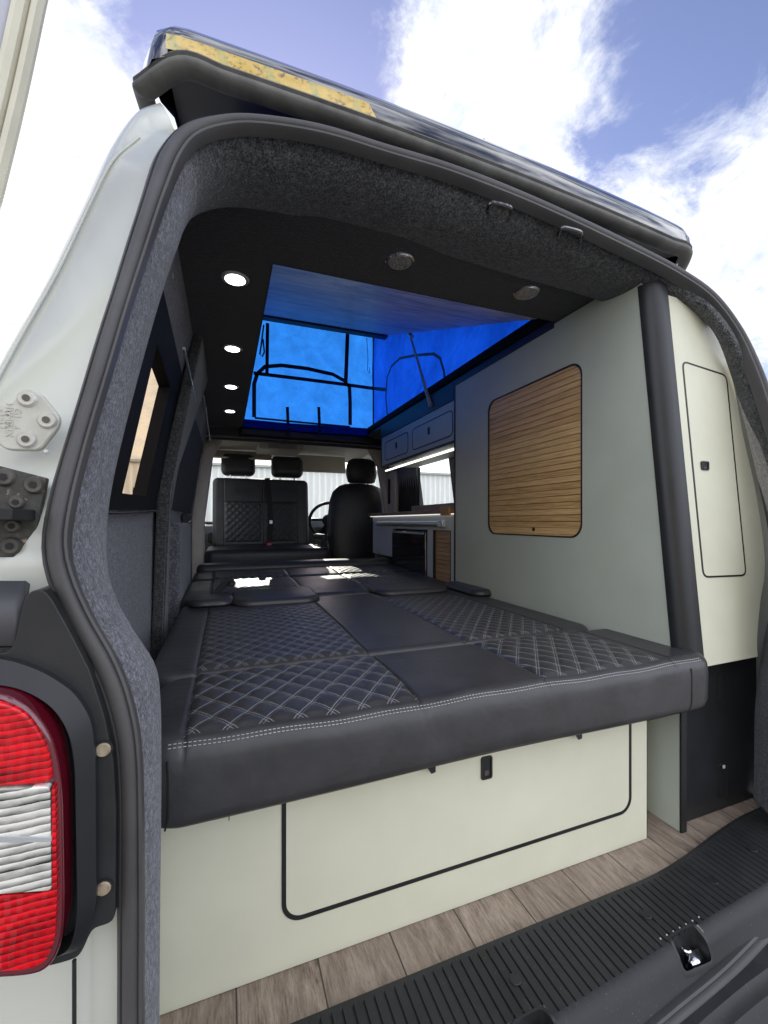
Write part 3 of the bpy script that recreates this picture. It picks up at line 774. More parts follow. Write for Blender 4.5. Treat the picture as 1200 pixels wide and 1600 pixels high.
m = MB(); strap(m, [onf(397, 652), onf(397, 600), onf(402, 584), onf(414, 573), onf(440, 571), onf(480, 576), onf(520, 585), onf(538, 595), onf(546, 605), onf(547, 630), onf(547, 664)], .028, NF); m.build('window_trim', 'black_edge', tf, smooth=0)
m = MB(); strap(m, [onf(396, 583), onf(470, 592), onf(540, 601), onf(583, 607)], .026, NF); strap(m, [ons(585, 607), ons(604, 609)], .026, (-1, 0, 0)); m.build('compression_strap', 'black_edge', tf, smooth=0)
m = MB(); strap(m, [onf(398, 653), onf(470, 660), onf(547, 667)], .014, NF); m.build('zip', 'black_edge', tf, smooth=0)
for (u0, v0, u1, v1, w) in ((418, 505, 417, 588, .024), (543, 522, 540, 600, .03)):
    m = MB(); strap(m, [onf(u0, v0, 3.19), onf(u1, v1, 3.19)], w, NF); m.build('strap', 'black_edge', tf, smooth=0)
for u in (449, 498):
    m = MB(); strap(m, [onf(u, 636, 3.185), onf(u+1, 662, 3.17), onf(u+1, 682, 3.10)], .022, NF); m.build('strap', 'black_edge', tf, smooth=0)
m = MB(); m.tube([onf(412, 508, 3.18), onf(408, 540, 3.18), onf(406, 553, 3.18), onf(410, 557, 3.18), onf(413, 550, 3.18), onf(411, 530, 3.18)], .006, 6); m.build('hanging_strap', 'black_edge', tf)
m = MB(); m.tube([onf(573, 528, 3.18), onf(575, 560, 3.18), onf(574, 578, 3.18), onf(578, 584, 3.18), onf(577, 574, 3.18)], .003, 6); m.build('hanging_cord', 'aluminium', tf)
m = MB(); m.tube([(TX1-.01, 3.2, .70), (TX1-.01, 3.2, 1.5)], .006, 6); m.build('corner_piping', 'black_edge', tf)
m = MB(); strap(m, [onf(386, 665, 3.19), onf(480, 672, 3.19), onf(583, 683, 3.19)], .03, NF); m.build('lower_bar', 'black_edge', tf, smooth=0)
NS = (-1, 0, 0)
m = MB(); strap(m, [ons(606, 655), ons(603, 620), ons(605, 590), ons(612, 572), ons(625, 560), ons(650, 555), ons(678, 553), ons(688, 560), ons(694, 580), ons(696, 604)], .016, NS); m.build('window_trim', 'black_edge', ts, smooth=0)
m = MB(); strap(m, [ons(607, 655), ons(640, 637), ons(668, 620), ons(696, 604)], .010, NS); m.build('zip', 'black_edge', ts, smooth=0)
# gas strut beside the roof bed
m = MB(); m.tube([P(640, 522, X=1.03), P(655, 572, X=1.03), P(673, 634, X=1.03)], [.006, .008, .011], 8); m.tube([P(636, 518, X=1.03), P(644, 526, X=1.03)], .012, 8); m.build('gas_strut', 'bolt_steel', ts)
# black rail along the right rim
m = MB(); m.box(1.035, 1.12, 1.14, 3.2, .690, .735); m.build('canvas_rail', 'black_matte', van, bevel=.01)

# ---- cab
m = MB(); m.add([(-.30, 5.25, .0), (1.45, 5.25, .0), (1.27, 4.42, .655), (-.12, 4.42, .655)], [(0, 1, 2, 3)]); m.build('windscreen', 'clear_glass', van, smooth=0)
m = MB(); m.sheet([[Vector((x, y, z-.012*abs((x-.575)/.7)**3)) for x in [-.24+1.63*i/12 for i in range(13)]] for y, z in ((3.20, .60), (3.24, .625), (3.5, .655), (3.9, .665), (4.3, .66), (4.45, .65))]); m.build('cab_headliner', 'beige_trim', van)
m = MB(); m.box(.25, .62, 3.6, 3.95, .60, .655); hc = m.build('overhead_console', 'beige_trim', van, bevel=.015)
m = MB(); m.box(.33, .56, 3.592, 3.6, .607, .645); m.build('console_recess', 'curtain_grey', hc)
for (x0, x1, t_) in ((-.10, .40, 0), (.63, 1.12, .07)):
    m = MB(); m.box(x0, x1, -.008, .008, -.17, 0, Matrix.Translation((0, 4.12, .645)) @ Matrix.Rotation(R(-12 if t_ else -60), 4, 'X')); m.build('sun_visor', 'beige_trim', van, bevel=.006)
m = MB(); m.box(.44, .70, 4.35, 4.38, .50, .57); m.build('rear_view_mirror', 'black_plastic', van, bevel=.01)
m = MB(); m.sheet([[Vector((x, y, z-.03*abs((x-.575)/.8)**2+(.05*math.exp(-((x-.98)/.22)**2) if y < 5.1 else 0))) for x in [-.24+1.63*i/24 for i in range(25)]] for y, z in ((4.55, -.55), (4.50, -.25), (4.52, -.10), (4.60, -.03), (4.8, .0), (5.3, .0))]); da = m.build('dashboard', 'grey_dash', van)
m = MB(); m.box(-.18, .12, 4.455, 4.5, -.03, -.005); m.box(-.16, .10, 4.46, 4.5, -.20, -.10); m.build('glovebox', 'black_satin', da, bevel=.01)
m = MB(); m.loft([[(x, y, z) for x, y in rrect(.60, .80, 4.36, 4.56, .05)] for z in (-.55, -.04)]); cc_ = m.build('centre_console', 'black_plastic', da, bevel=.01)
for z in (-.09, -.17, -.26):
    m = MB(); m.disc((.70, 4.36, z), (0, -1, 0), .035, .014, 20, None, .004); m.build('dial', 'aluminium', cc_)
m = MB(); c0 = Vector((.985, 4.28, .02)); tilt = Matrix.Rotation(R(28), 4, 'X')
m.tube([c0+(tilt @ Vector((.19*math.cos(a), 0, .19*math.sin(a)))) for a in [k*2*math.pi/40 for k in range(40)]], .016, 10, True); sw = m.build('steering_wheel', 'black_satin', van)
m = MB(); m.disc(c0+Vector((0, .01, 0)), (0, -1, -.5), .06, .03, 20, None, .01)
for a in (0, math.pi, -math.pi/2): m.tube([c0, c0+(tilt @ Vector((.185*math.cos(a), 0, .185*math.sin(a))))], .013, 8)
m.build('wheel_hub', 'black_plastic', sw)
m = MB(); m.tube([(.995, 4.3, .0), (.99, 4.52, -.1)], .03, 8); m.build('steering_column', 'black_plastic', sw)
# firewall closes the front
m = MB(); m.add([(-.3, 5.26, -.8), (1.45, 5.26, -.8), (1.45, 5.26, .0), (-.3, 5.26, .0)], [(0, 1, 2, 3)]); m.build('bulkhead', 'grey_dash', van, smooth=0)

# ---- floor, load sill, bumper
m = MB(); m.add([(-.23, .60, FZ), (1.38, .60, FZ), (1.38, 5.26, FZ), (-.23, 5.26, FZ)], [(0, 1, 2, 3)]); m.build('wood_floor', 'wood_floor', van, smooth=0)
def Yi(x): return .645+.054*sstep((x-.80)/.5)
def Yo(x): return .505+.035*sstep((x-.3)/.8)+.03*sstep((x-1)/.3)
def Ys(x): return .447+.02*sstep(x/.5)+.03*sstep((x-.45)/.5)+.055*sstep((x-.95)/.35)
m = MB(); pitch = .0172; xs = []; x = -.10
while x < 1.34:
    xs += [x, x+.0062, x+.0072, x+.0092, x+.0102]; x += pitch
rws = []
prof = [(0, 0, 0, -.7585), (0, 0, -.012, -.7475)]
for x in xs: pass
def rowf(fn): return [fn(x, i) for i, x in enumerate(xs)]
rib = lambda i: -.0032 if i % 5 in (2, 3) else 0
rws.append(rowf(lambda x, i: Vector((x, Yi(x), FZ+.0006))))
rws.append(rowf(lambda x, i: Vector((x, Yi(x)-.006, -.7465))))
rws.append(rowf(lambda x, i: Vector((x, Yi(x)-.014, -.7455))))
rws.append(rowf(lambda x, i: Vector((x, Yi(x)-.016, -.7455+rib(i)))))
for q in [k/8 for k in range(1, 9)]:
    rws.append(rowf(lambda x, i, q=q: Vector((x, (Yi(x)-.016)*(1-q)+(Yo(x)+.004)*q, -.7455+rib(i)))))
rws.append(rowf(lambda x, i: Vector((x, Yo(x)+.001, -.7455))))
rws.append(rowf(lambda x, i: Vector((x, Yo(x)-.008, -.7485))))
rws.append(rowf(lambda x, i: Vector((x, Yo(x)-.016, -.757))))
for q in (.25, .5, .75, 1):
    rws.append(rowf(lambda x, i, q=q: Vector((x, (Yo(x)-.016)*(1-q)+(Ys(x)+.004)*q, -.757-.038*q))))
m.sheet(rws)
pockets = [(.389, .462, .490, .522), (.735, .816, .499, .532)]
def inp(c):
    return any(a < c.x < b and d < c.y < e_ for a, b, d, e_ in pockets)
keep = [(f, i) for f, i in zip(m.f, m.mi) if not inp(sum((m.v[j] for j in f), Vector())/len(f))]
m.f = [k[0] for k in keep]; m.mi = [k[1] for k in keep]
sill = m.build('load_sill', 'sill_plastic', van, smooth=35)
for (a, b, d, e_) in pockets:
    def zt(y, x):
        if y > Yo(x): return -.7455
        if y > Yo(x)-.016: return -.7455-(Yo(x)-y)/.016*.0115
        return -.757-.038*min(1, (Yo(x)-.016-y)/(Yo(x)-.020-Ys(x)))
    pl = densify(rpoly([(a-.004, d-.001), (b+.004, d+.001), (b-.006, e_+.004), (a+.008, e_+.002)], .012), 3)
    cx, cy = (a+b)/2, (d+e_)/2
    sc_ = lambda k, dz: [Vector((cx+(x-cx)*k, cy+(y-cy)*(k if k > 1 else k*.98), zt(cy+(y-cy)*k, cx+(x-cx)*k)+dz)) for x, y in pl]
    out_, rim, inn = sc_(1.16, -.002), sc_(1.04, .0018), sc_(.90, .0012)
    low = [Vector((p.x, p.y, p.z-.05)) for p in inn]
    m = MB(); m.loft([out_, rim, inn, low], True, False); m.add(low, [tuple(range(len(low)))]); pk = m.build('striker_pocket', 'black_plastic', sill, smooth=30)
    m = MB(); m.disc((cx-.012, cy+.004, -.805), (0.05, -.05, 1), .006, .045, 16, None, .002); m.disc((cx-.010, cy+.002, -.762), (0.05, -.05, 1), .0085, .006, 16, None, .002); m.build('striker_pin', 'chrome', pk)
    m = MB(); m.add([(cx+.000, cy-.013, -.797), (cx+.032, cy-.012, -.795), (cx+.030, cy+.008, -.778), (cx+.004, cy+.012, -.782)], [(0, 1, 2, 3)]); m.build('striker_plate', 'chrome', pk, solid=.003)
# small moulded plugs on the ribs
for (u, v) in ((805, 1531), (1009, 1430), (1113, 1377), (1175, 1327)):
    c = P(u, v, Z=-.7452)
    MB().disc(c, (0, 0, 1), .0095, .0022, 20, None, .0008).build('sill_plug', 'black_satin', sill)
for i in range(7):
    c = P(1032+i*10, 1467-i*5.6, Z=-.7455); MB().disc(c, (0, 0, 1), .0014, .0012, 8).build('sill_pip', 'stitch_thread', sill)
# metal flange below the seal and the bumper top
m = MB(); xb = [-.38+1.90*i/40 for i in range(41)]
def Yb(x): return Ys(x)-.0 if -.1 < x < 1.3 else Ys(max(-.1, min(1.3, x)))
m.sheet([[Vector((x, Yb(x)+o_, z)) for x in xb] for o_, z in ((.02, -.80), (-.026, -.80), (-.034, -.808), (-.036, -.83), (-.045, -.838), (-.060, -.842), (-.068, -.85), (-.07, -.88))]); m.build('sill_flange', 'sill_plastic', van)
m = MB(); m.sheet([[Vector((x, Yb(x)+o_-.05*abs((x-.575)/1.0)**2, z)) for x in xb] for o_, z in ((-.075, -.90), (-.085, -.87), (-.10, -.862), (-.20, -.868), (-.235, -.885), (-.25, -.93), (-.24, -1.10), (-.1, -1.16))]); m.build('rear_bumper', 'black_matte', van)

# ---- hinges
def plate(poly, Y0, dY, th, name, mat, r=.012):
    pts = [P(u, v, Y=Y0) for u, v in poly]
    pp = rpoly([(p.x, p.z) for p in pts], r)
    m = MB(); m.prism([(x, Y0+dY*(-x), z) for x, z in pp], (0, th, 0)); return m.build(name, mat, van, bevel=.0015)
up = plate([(-60, 628), (8, 632), (22, 624), (36, 611), (62, 612), (94, 652), (90, 668), (62, 704), (8, 703), (-6, 690), (-60, 688)], .497, 0, .008, 'door_hinge', 'hinge_metal', .006)
for (u, v) in ((43, 623), (74, 657), (42, 687)):
    c = P(u, v, Y=.497)
    b = MB().disc(c, (0, -1, 0), .0085, .003, 28, .0076, .0012).build('bolt', 'bolt_steel', up)
    MB().disc(c+Vector((0, -.0036, 0)), (0, -1, 0), .0032, .0006, 12).build('bolt_socket', 'dirty_bolt', b)
def text(s, c, size, parent, mat, rx=90, ry=0, rz=0):
    cu = bpy.data.curves.new('embossing', 'FONT'); cu.body = s; cu.size = size; cu.extrude = .0003; cu.align_x = 'CENTER'; cu.align_y = 'CENTER'
    o = bpy.data.objects.new('embossed_mark', cu); COL.objects.link(o); cu.materials.append(M[mat])
    o.rotation_euler = (R(rx), R(ry), R(rz)); o.location = Vector(c)+Vector((0, 0, Z0)); 
    bpy.context.view_layer.update()
    me = bpy.data.meshes.new_from_object(o.evaluated_get(bpy.context.evaluated_depsgraph_get())); q = bpy.data.objects.new('embossed_mark', me); q.matrix_world = o.matrix_world.copy()
    q.location = o.location; q.rotation_euler = o.rotation_euler; COL.objects.link(q); bpy.data.objects.remove(o); q.name = 'embossed_mark'
    me.materials.clear(); me.materials.append(M[mat]); attach(q, parent); return q
for s, u, v, sz, ry in (('8-0', 5, 654, .014, -90), ('HYMEUX', 14, 656, .008, -90), ('G1', 27, 646, .008, -90), ('4', 24, 667, .008, -90)):
    text(s, P(u, v, Y=.4967), sz, up, 'hinge_metal', 90, 90)
lo = plate([(-60, 716), (0, 728), (74, 747), (50, 872), (-60, 868)], .485, 0, .006, 'door_hinge', 'worn_hinge_plate', .002)
for (u, v, rr) in ((8, 746, .0085), (54, 758, .0085), (27, 785, .0066), (21, 822, .0066), (18, 853, .0085)):
    c = P(u, v, Y=.485)
    b = MB().disc(c, (0, -1, 0), rr, .004, 26, rr*.9, .0012).build('bolt', 'dirty_bolt', lo)
    MB().disc(c+Vector((0, -.0041, 0)), (0, -1, 0), rr*.42, .0005, 6).build('bolt_socket', 'dark_void', b)
m = MB(); p0, p1 = P(-40, 804, Y=.47), P(44, 808, Y=.47); m.box(p0.x, p1.x, .44, .49, p0.z-.005, p0.z+.005); m.build('check_strap', 'dark_void', lo, bevel=.001)
m = MB(); m.disc(P(72, 706, Y=.496), (0, -1, 0), .0022, .002, 16, None, .001); m.build('body_plug', 'body_paint', van)

# ---- tail light and its black housing
YL = .425
def pz(lst, Y): return [(lambda p: (p.x, p.z))(P(u, v, Y=Y)) for u, v in lst]
house = [(-140, 1010), (-30, 1022), (14, 1020), (24, 1000), (38, 935), (48, 923), (68, 922), (80, 935), (108, 985), (140, 1048), (163, 1120), (177, 1190), (181, 1270), (180, 1430), (174, 1442), (146, 1451), (139, 1462), (128, 1487), (120, 1497), (96, 1505), (-140, 1560)]
hp = rpoly(pz(house, YL+.01), .004, 3)
m = MB(); m.prism([(x, YL+.01, z) for x, z in hp], (0, .06, 0)); hs = m.build('lamp_housing', 'black_plastic', van, bevel=.004, seg=3)
def zone(lst, Y, th, name, mat, parent, r=.008, bev=.003, slant=0):
    pl = rpoly(pz(lst, Y), r, 4); m = MB(); m.prism([(x, Y, z) for x, z in pl], (0, th, 0)); return m.build(name, mat, parent, bevel=bev, seg=3)
# stepped inner surround: raised arch band
arch_o = [(-140, 1030), (0, 1032), (60, 1052), (112, 1085), (140, 1130), (146, 1190), (147, 1430), (127, 1487), (110, 1500), (-140, 1548)]
arch_i = [(-140, 1070), (0, 1072), (42, 1085), (80, 1110), (104, 1150), (112, 1200), (116, 1430), (108, 1480), (90, 1500), (-140, 1545)]
ao = rpoly(pz(arch_o, YL-.004), .012, 5); ai = rpoly(pz(arch_i, YL-.010), .012, 5)
m = MB(); m.loft([[(x, YL+.012, z) for x, z in ao], [(x, YL+.002, z) for x, z in ao], [(x*.985+.001*0, YL-.008, z) for x, z in ai], [(x, YL+.01, z) for x, z in ai]], True, False); m.build('housing_step', 'black_satin', hs, smooth=40)
lamp_o = [(-150, 1078), (0, 1082), (42, 1102), (72, 1138), (88, 1180), (96, 1240), (99, 1420), (95, 1478), (77, 1516), (46, 1529), (-150, 1538)]
lamp = zone(lamp_o, YL-.022, .03, 'tail_light', 'lens_rim', van, .02, .006)
def shrink(l, d): return [(u-d if u > 20 else u, v+(d if v < 1300 else -d)) for u, v in l]
zone([(-140, 1093), (0, 1097), (38, 1113), (64, 1148), (78, 1188), (83, 1226), (-140, 1236)], YL-.0275, .006, 'lens', 'lens_red', lamp, .01, .002)
zone([(-140, 1238), (-20, 1234), (74, 1230), (78, 1234), (80, 1392), (-140, 1408)], YL-.0285, .007, 'lens', 'lens_clear', lamp, .003, .0015)
zone([(80.5, 1228), (86, 1228), (89, 1400), (85, 1472), (72, 1503), (46, 1515), (-140, 1525), (-140, 1410), (81.5, 1394)], YL-.0275, .006, 'lens', 'lens_red', lamp, .006, .002)
zone([(-140, 1306), (80, 1308), (80, 1316), (-140, 1318)], YL-.0295, .003, 'lens_divider', 'lens_rim', lamp, .0005, .0005)
bpy.data.objects['lens_divider'].data.materials[0] = M['aluminium']
for (u, v) in ((162, 1170), (162, 1386)):
    c = P(u, v, Y=YL+.01)
    b = MB().disc(c+Vector((0, .0006, 0)), (0, -1, 0), .0075, .002, 20).build('screw_recess', 'dark_void', hs)
    MB().disc(c+Vector((0, -.0016, 0)), (0, -1, 0), .0060, .0015, 18, None, .0008).build('screw', 'screw_brass', b)
# body seam under the lamp
m = MB(); m.tube([P(116, 1500, Y=.455), P(116, 1600, Y=.455), P(116, 1680, Y=.455)], .0018, 6); m.build('panel_seam', 'black_edge', van)
m = MB(); q1 = [P(u, 910, Y=.462) for u in (-120, 0, 30, 44)]; q2 = [P(u, 1010, Y=.440) for u in (-120, 0, 20, 30)]; m.sheet([q1, q2]); m.build('corner_trim', 'grey_dash', van, solid=.01)

# ---- open rear door at the far left
e0 = [Vector(p) for p in (P(92, -70, Y=.66), P(75, 0, Y=.65), P(40, 165, Y=.64), P(0, 330, Y=.627), P(-60, 560, Y=.60), P(-110, 815, Y=.58), P(-125, 1500, Y=.58))]
e0 = spline(e0, 40)
ddir = Vector((-.55, -.83, 0)).normalized(); dn = Vector((.83, -.55, 0)).normalized()
rg = []
for p in e0:
    prof_ = [(0, 0), (.0, .012), (.004, .018), (.010, .016), (.012, .022), (.020, .024), (.026, .018), (.03, .02), (.6, .03), (.6, -.02), (.02, -.02)]
    rg.append([p-ddir*0+Vector((-.985, -.17, 0)).normalized()*a+Vector((.17, -.985, 0)).normalized()*b for a, b in prof_])
dr = MB().loft(rg).build('rear_door', 'primer_grey', van, smooth=30)
rg = []
for p in e0:
    prof_ = [(-.001, .002), (-.002, .014), (.003, .0205), (.008, .021), (.010, .017), (.0125, .024), (.019, .0265), (.024, .024), (.026, .015), (.02, .005)]
    rg.append([p+Vector((-.985, -.17, 0)).normalized()*a+Vector((.17, -.985, 0)).normalized()*b for a, b in prof_])
MB().loft(rg).build('door_edge_seal', 'cream_seal', dr, smooth=35)

# ------------------------------------------------------------------ bed
bed = thing('pull_out_bed', 'dark grey diamond stitched leather bed folded flat across the van', 'bed', (.45, .73, FZ))
ZT = -.312; BX0, BX1 = -.126, 1.036; EX1 = 1.086
def lumps(x, y):
    return 0
W_ = BX1-BX0
# section 1: thick end cushion at the tailgate
c1 = pad(EX1-BX0, .30, .121, .055, .030, T_(BX0, .657, ZT-.121), quilts=[(.070, .446, .022, .285), (.718, 1.055, .022, .285)],
         sx=[(.070, .0, .285), (.446, .0, .285), (.718, 0, .285), (1.075, 0, .285)], crown=.004, step=.005, extra=lambda x, y: .0022*math.sin(x*11+1)*math.exp(-((y-.02)/.05)**2)+.0012*math.sin(x*37)*math.exp(-((y-.02)/.03)**2))
bc = c1.build('end_cushion', 'leather', bed, smooth=70)
# twin-needle stitching along the front edge of the end cushion
m = MB(); n = 170; Y1 = .657
for i in range(n):
    x0 = BX0+.05+(EX1-BX0-.10)*i/n; x1 = x0+(EX1-BX0-.10)/n*.62
    for ang in (40, 50):
        ca, sa = math.cos(R(ang)), math.sin(R(ang)); y = Y1+.030-.0303*ca; wv = lambda x: .0022*math.sin((x-BX0)*11+1)+.0012*math.sin((x-BX0)*37)
        z = ZT-.030+.0304*sa
        m.tube([(x0, y, z+wv(x0)*.9), (x1, y, z+wv(x1)*.9)], .00055, 5)
m.build('edge_stitching', 'stitch_thread', bc, smooth=0)
# vertical seams on the front face
for xx in (BX0+.05, EX1-.095):
    m = MB(); m.tube([(xx, .6567, ZT-.022), (xx+.001, .6562, ZT-.05), (xx+.001, .6562, ZT-.10), (xx-.003, .658, ZT-.118)], .0014, 6)
    m.build('front_seam', 'black_edge', bc)
# section 2
c2 = pad(W_+.03, .80, .12, .05, .022, T_(BX0-.03, .962, ZT-.120), quilts=[(.098, .476, .012, .60), (.746, 1.073, .012, .62)],
         sx=[(.098, 0, .8), (.476, 0, .8), (.746, 0, .8), (1.073, 0, .8)], sy=[(.60, .098, .476), (.62, .746, 1.073)], crown=.006, step=.0065, dx=.042, dy=.052)
c2.build('middle_cushion', 'leather_fine', bed, smooth=70)
# section 3 and 4: seat squab and head end, rising slightly towards the cab
tl = Matrix.Rotation(R(1.6), 4, 'X')
c3 = pad(W_+.05, .50, .12, .05, .022, T_(BX0-.04, 1.775, ZT-.112) @ tl, quilts=[(.108, .486, .12, .49), (.756, 1.083, .12, .49)],
         sx=[(.108, 0, .5), (.486, 0, .5), (.756, 0, .5), (1.083, 0, .5)], sy=[], crown=.006, step=.008, dx=.042, dy=.052)
c3.build('seat_cushion', 'leather_fine', bed, smooth=70)
c4 = pad(W_+.05, .34, .12, .05, .03, T_(BX0-.04, 2.285, ZT-.096) @ tl, quilts=[(.108, .486, .01, .2), (.756, 1.083, .01, .2)],
         sx=[(.108, 0, .34), (.486, 0, .34), (.756, 0, .34), (1.083, 0, .34)], crown=.006, step=.009, dx=.042, dy=.052)
c4.build('head_cushion', 'leather_fine', bed, smooth=70)
m = pad(W_+.03, .16, .06, .05, .028, T_(BX0-.03, 2.60, ZT+.005), step=.012, crown=.004); m.build('bolster', 'leather_fine', bed, smooth=70)
# padded flaps that lie over the join
for (x0, x1, y0, y1) in ((.02, .355, 1.63, 1.90), (.60, .95, 1.66, 1.90)):
    m = pad(x1-x0, y1-y0, .024, .07, .018, T_(x0, y0, ZT-.003) @ Matrix.Rotation(R(1.5), 4, 'X'), step=.010, crown=.006); m.build('headrest_flap', 'leather_plain', bed, smooth=70)
m = pad(.16, .16, .03, .05, .02, T_(-.13, 1.66, ZT-.003), step=.012); m.build('side_flap', 'leather_plain', bed, smooth=70)
m = pad(.12, .30, .03, .05, .02, T_(.965, 1.50, ZT-.003), step=.012); m.build('side_flap', 'leather_plain', bed, smooth=70)
# seat belt tongue lying up from the join
m = MB(); strap(m, [P(336, 938, Y=1.80), P(340, 925, Y=1.83), P(350, 912, Y=1.87), P(364, 905, Y=1.90)], .03, Vector((.6, -.6, .3)).normalized()); sb_ = m.build('belt_strap', 'curtain_black', bed, smooth=0)
m = MB(); c = P(362, 910, Y=1.89); m.box(c.x-.012, c.x+.012, c.y-.03, c.y+.03, c.z-.012, c.z+.006); m.build('buckle', 'black_satin', sb_, bevel=.004)
# steel frame and brackets under the end cushion
m = MB(); m.box(-.06, .96, .78, .80, ZT-.150, ZT-.127); m.box(-.06, .96, .92, .95, ZT-.150, ZT-.127); m.build('bed_frame', 'black_metal', bed, bevel=.002)
for (u, v) in ((357, 1272), (672, 1200), (903, 1148)):
    c = P(u, v, Y=.715); m = MB()
    w = .004 if u < 400 else .03
    m.prism([(c.x-w*.7, c.y, ZT-.126), (c.x+w*.4, c.y, ZT-.126), (c.x+w*.4, c.y, c.z-.010), (c.x+w*.1, c.y, c.z-.012)], (0, .004, 0)); m.build('bracket', 'black_metal', bed)
m = MB(); m.box(.905, .985, .70, .76, ZT-.150, ZT-.127); m.build('bracket', 'black_metal', bed, bevel=.008)
# base: sage front panel with drop-down locker door
m = MB(); m.box(-.20, .945, .730, .748, FZ+.001, -.445); bp_ = m.build('base_panel', 'sage_laminate', bed, bevel=.0008)
m = MB(); m.box(.9452, .9468, .7305, .7475, FZ+.001, -.445); m.build('base_edging', 'black_edge', bed)
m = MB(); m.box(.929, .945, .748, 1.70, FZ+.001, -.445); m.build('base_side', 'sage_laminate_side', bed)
def framexz(mb, x0, x1, z0, z1, r, w, y, th=.0015):
    o = rrect(x0, x1, z0, z1, r, 8); i_ = rrect(x0+w, x1-w, z0+w, z1-w, max(.001, r-w), 8)
    mb.loft([[(a, y, b) for a, b in o], [(a, y-th, b) for a, b in o], [(a, y-th, b) for a, b in i_], [(a, y, b) for a, b in i_]], True, False)
pA = P(440, 1434, Y=.73); pB = P(986, 1262, Y=.73)
m = MB(); framexz(m, P(440, 1380, Y=.73).x, P(986, 1200, Y=.73).x, P(470, 1436, Y=.73).z, -.42, .035, .0075, .7300); gr = m.build('locker_door_edge', 'black_edge', bp_)
x0, x1, z0 = P(440, 1380, Y=.73).x+.0075, P(986, 1200, Y=.73).x-.0075, P(470, 1436, Y=.73).z+.0075
m = MB(); o = rrect(x0, x1, z0, -.4275, .0275, 8); m.prism([(a, .7300, b) for a, b in o], (0, -.0006, 0)); dd = m.build('locker_door', 'sage_laminate', bed, smooth=0)
def catch(x, z, y, parent, w=.026, h=.046, nrm='y', mat='black_plastic'):
    m = MB(); o = rrect(x-w/2, x+w/2, z-h/2, z+h/2, .005, 5); i_ = rrect(x-w/2+.004, x+w/2-.004, z-h/2+.004, z+h/2-.004, .003, 5)
    m.loft([[(a, y, b) for a, b in o], [(a, y-.003, b) for a, b in o], [(a, y-.003, b) for a, b in i_], [(a, y-.001, b) for a, b in i_]], True, False)
    m.add([(a, y-.001, b) for a, b in i_], [tuple(range(len(i_)))]); k = m.build('catch', mat, parent, smooth=30)
    m = MB(); m.box(x-w*.2, x+w*.2, y-.0026, y-.001, z-h*.33, z-h*.12); m.build('catch_button', 'dirty_bolt', k, bevel=.0005)
    return k
cL = P(760, 1199, Y=.729); catch(cL.x, cL.z, .7294, dd)

# ------------------------------------------------------------------ tall rear cabinet
cab = thing('tall_cabinet', 'tall sage cabinet beside the bed with an oak roller shutter in its side', 'cabinet', (1.2, 1.3, FZ))
CX = 1.04
def post_y(z): return .7284+(z+.308)*.0965
# side panel with the shutter opening (rounded), built as a ring between outline and opening
hole = rrect(1.019, 1.523, -.052, .505, .045, 8)
outer = []
zt, zb = .668, FZ+.001
def proj(y, z):
    # push a hole point out to the panel outline
    cy, cz = 1.271, .22; dy, dz = y-cy, z-cz
    best = 1e9
    y0, y1 = .72, 1.796
    for (t_) in ([(y1-cy)/dy] if dy > 1e-6 else [])+([(zt-cz)/dz] if dz > 1e-6 else [])+([(zb-cz)/dz] if dz < -1e-6 else []):
        best = min(best, t_)
    if dy < -1e-6:
        # sloping rear edge
        lo_, hi_ = 0, 5
        t_ = ((post_y(cz)-cy))/(dy-dz*.0965) if (dy-dz*.0965) < 0 else 1e9
        best = min(best, t_) if t_ > 0 else best
    return (cy+dy*best, cz+dz*best)
hole_d = []
for i in range(len(hole)):
    a, b = hole[i], hole[(i+1) % len(hole)]
    L = math.hypot(b[0]-a[0], b[1]-a[1]); n = max(1, int(L/.02))
    for k in range(n): hole_d.append((a[0]+(b[0]-a[0])*k/n, a[1]+(b[1]-a[1])*k/n))
out_d = [proj(*p) for p in hole_d]
out_d = [(max(y, .7175) if z < -.2 else y, z) for y, z in out_d]
# snap nearest samples to the true corners
for c in ((1.796, zt), (1.796, zb), (.7175, zb), (post_y(zt), zt)):
    j = min(range(len(out_d)), key=lambda i: math.hypot(out_d[i][0]-c[0], out_d[i][1]-c[1])); out_d[j] = c
m = MB()
m.loft([[(CX, y, z) for y, z in out_d], [(CX, y, z) for y, z in hole_d], [(CX+.016, y, z) for y, z in hole_d], [(CX+.016, y, z) for y, z in out_d]], True, False, True)
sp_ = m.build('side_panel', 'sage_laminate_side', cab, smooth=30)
m = MB(); m.loft([[(CX+.0005, y, z) for y, z in hole_d], [(CX-.002, y, z) for y, z in hole_d], [(CX-.002, 1.271+(y-1.271)*.982, .2265+(z-.2265)*.984) for y, z in hole_d], [(CX+.014, 1.271+(y-1.271)*.982, .2265+(z-.2265)*.984) for y, z in hole_d]], True, False); m.build('shutter_frame', 'black_edge', cab, smooth=30)
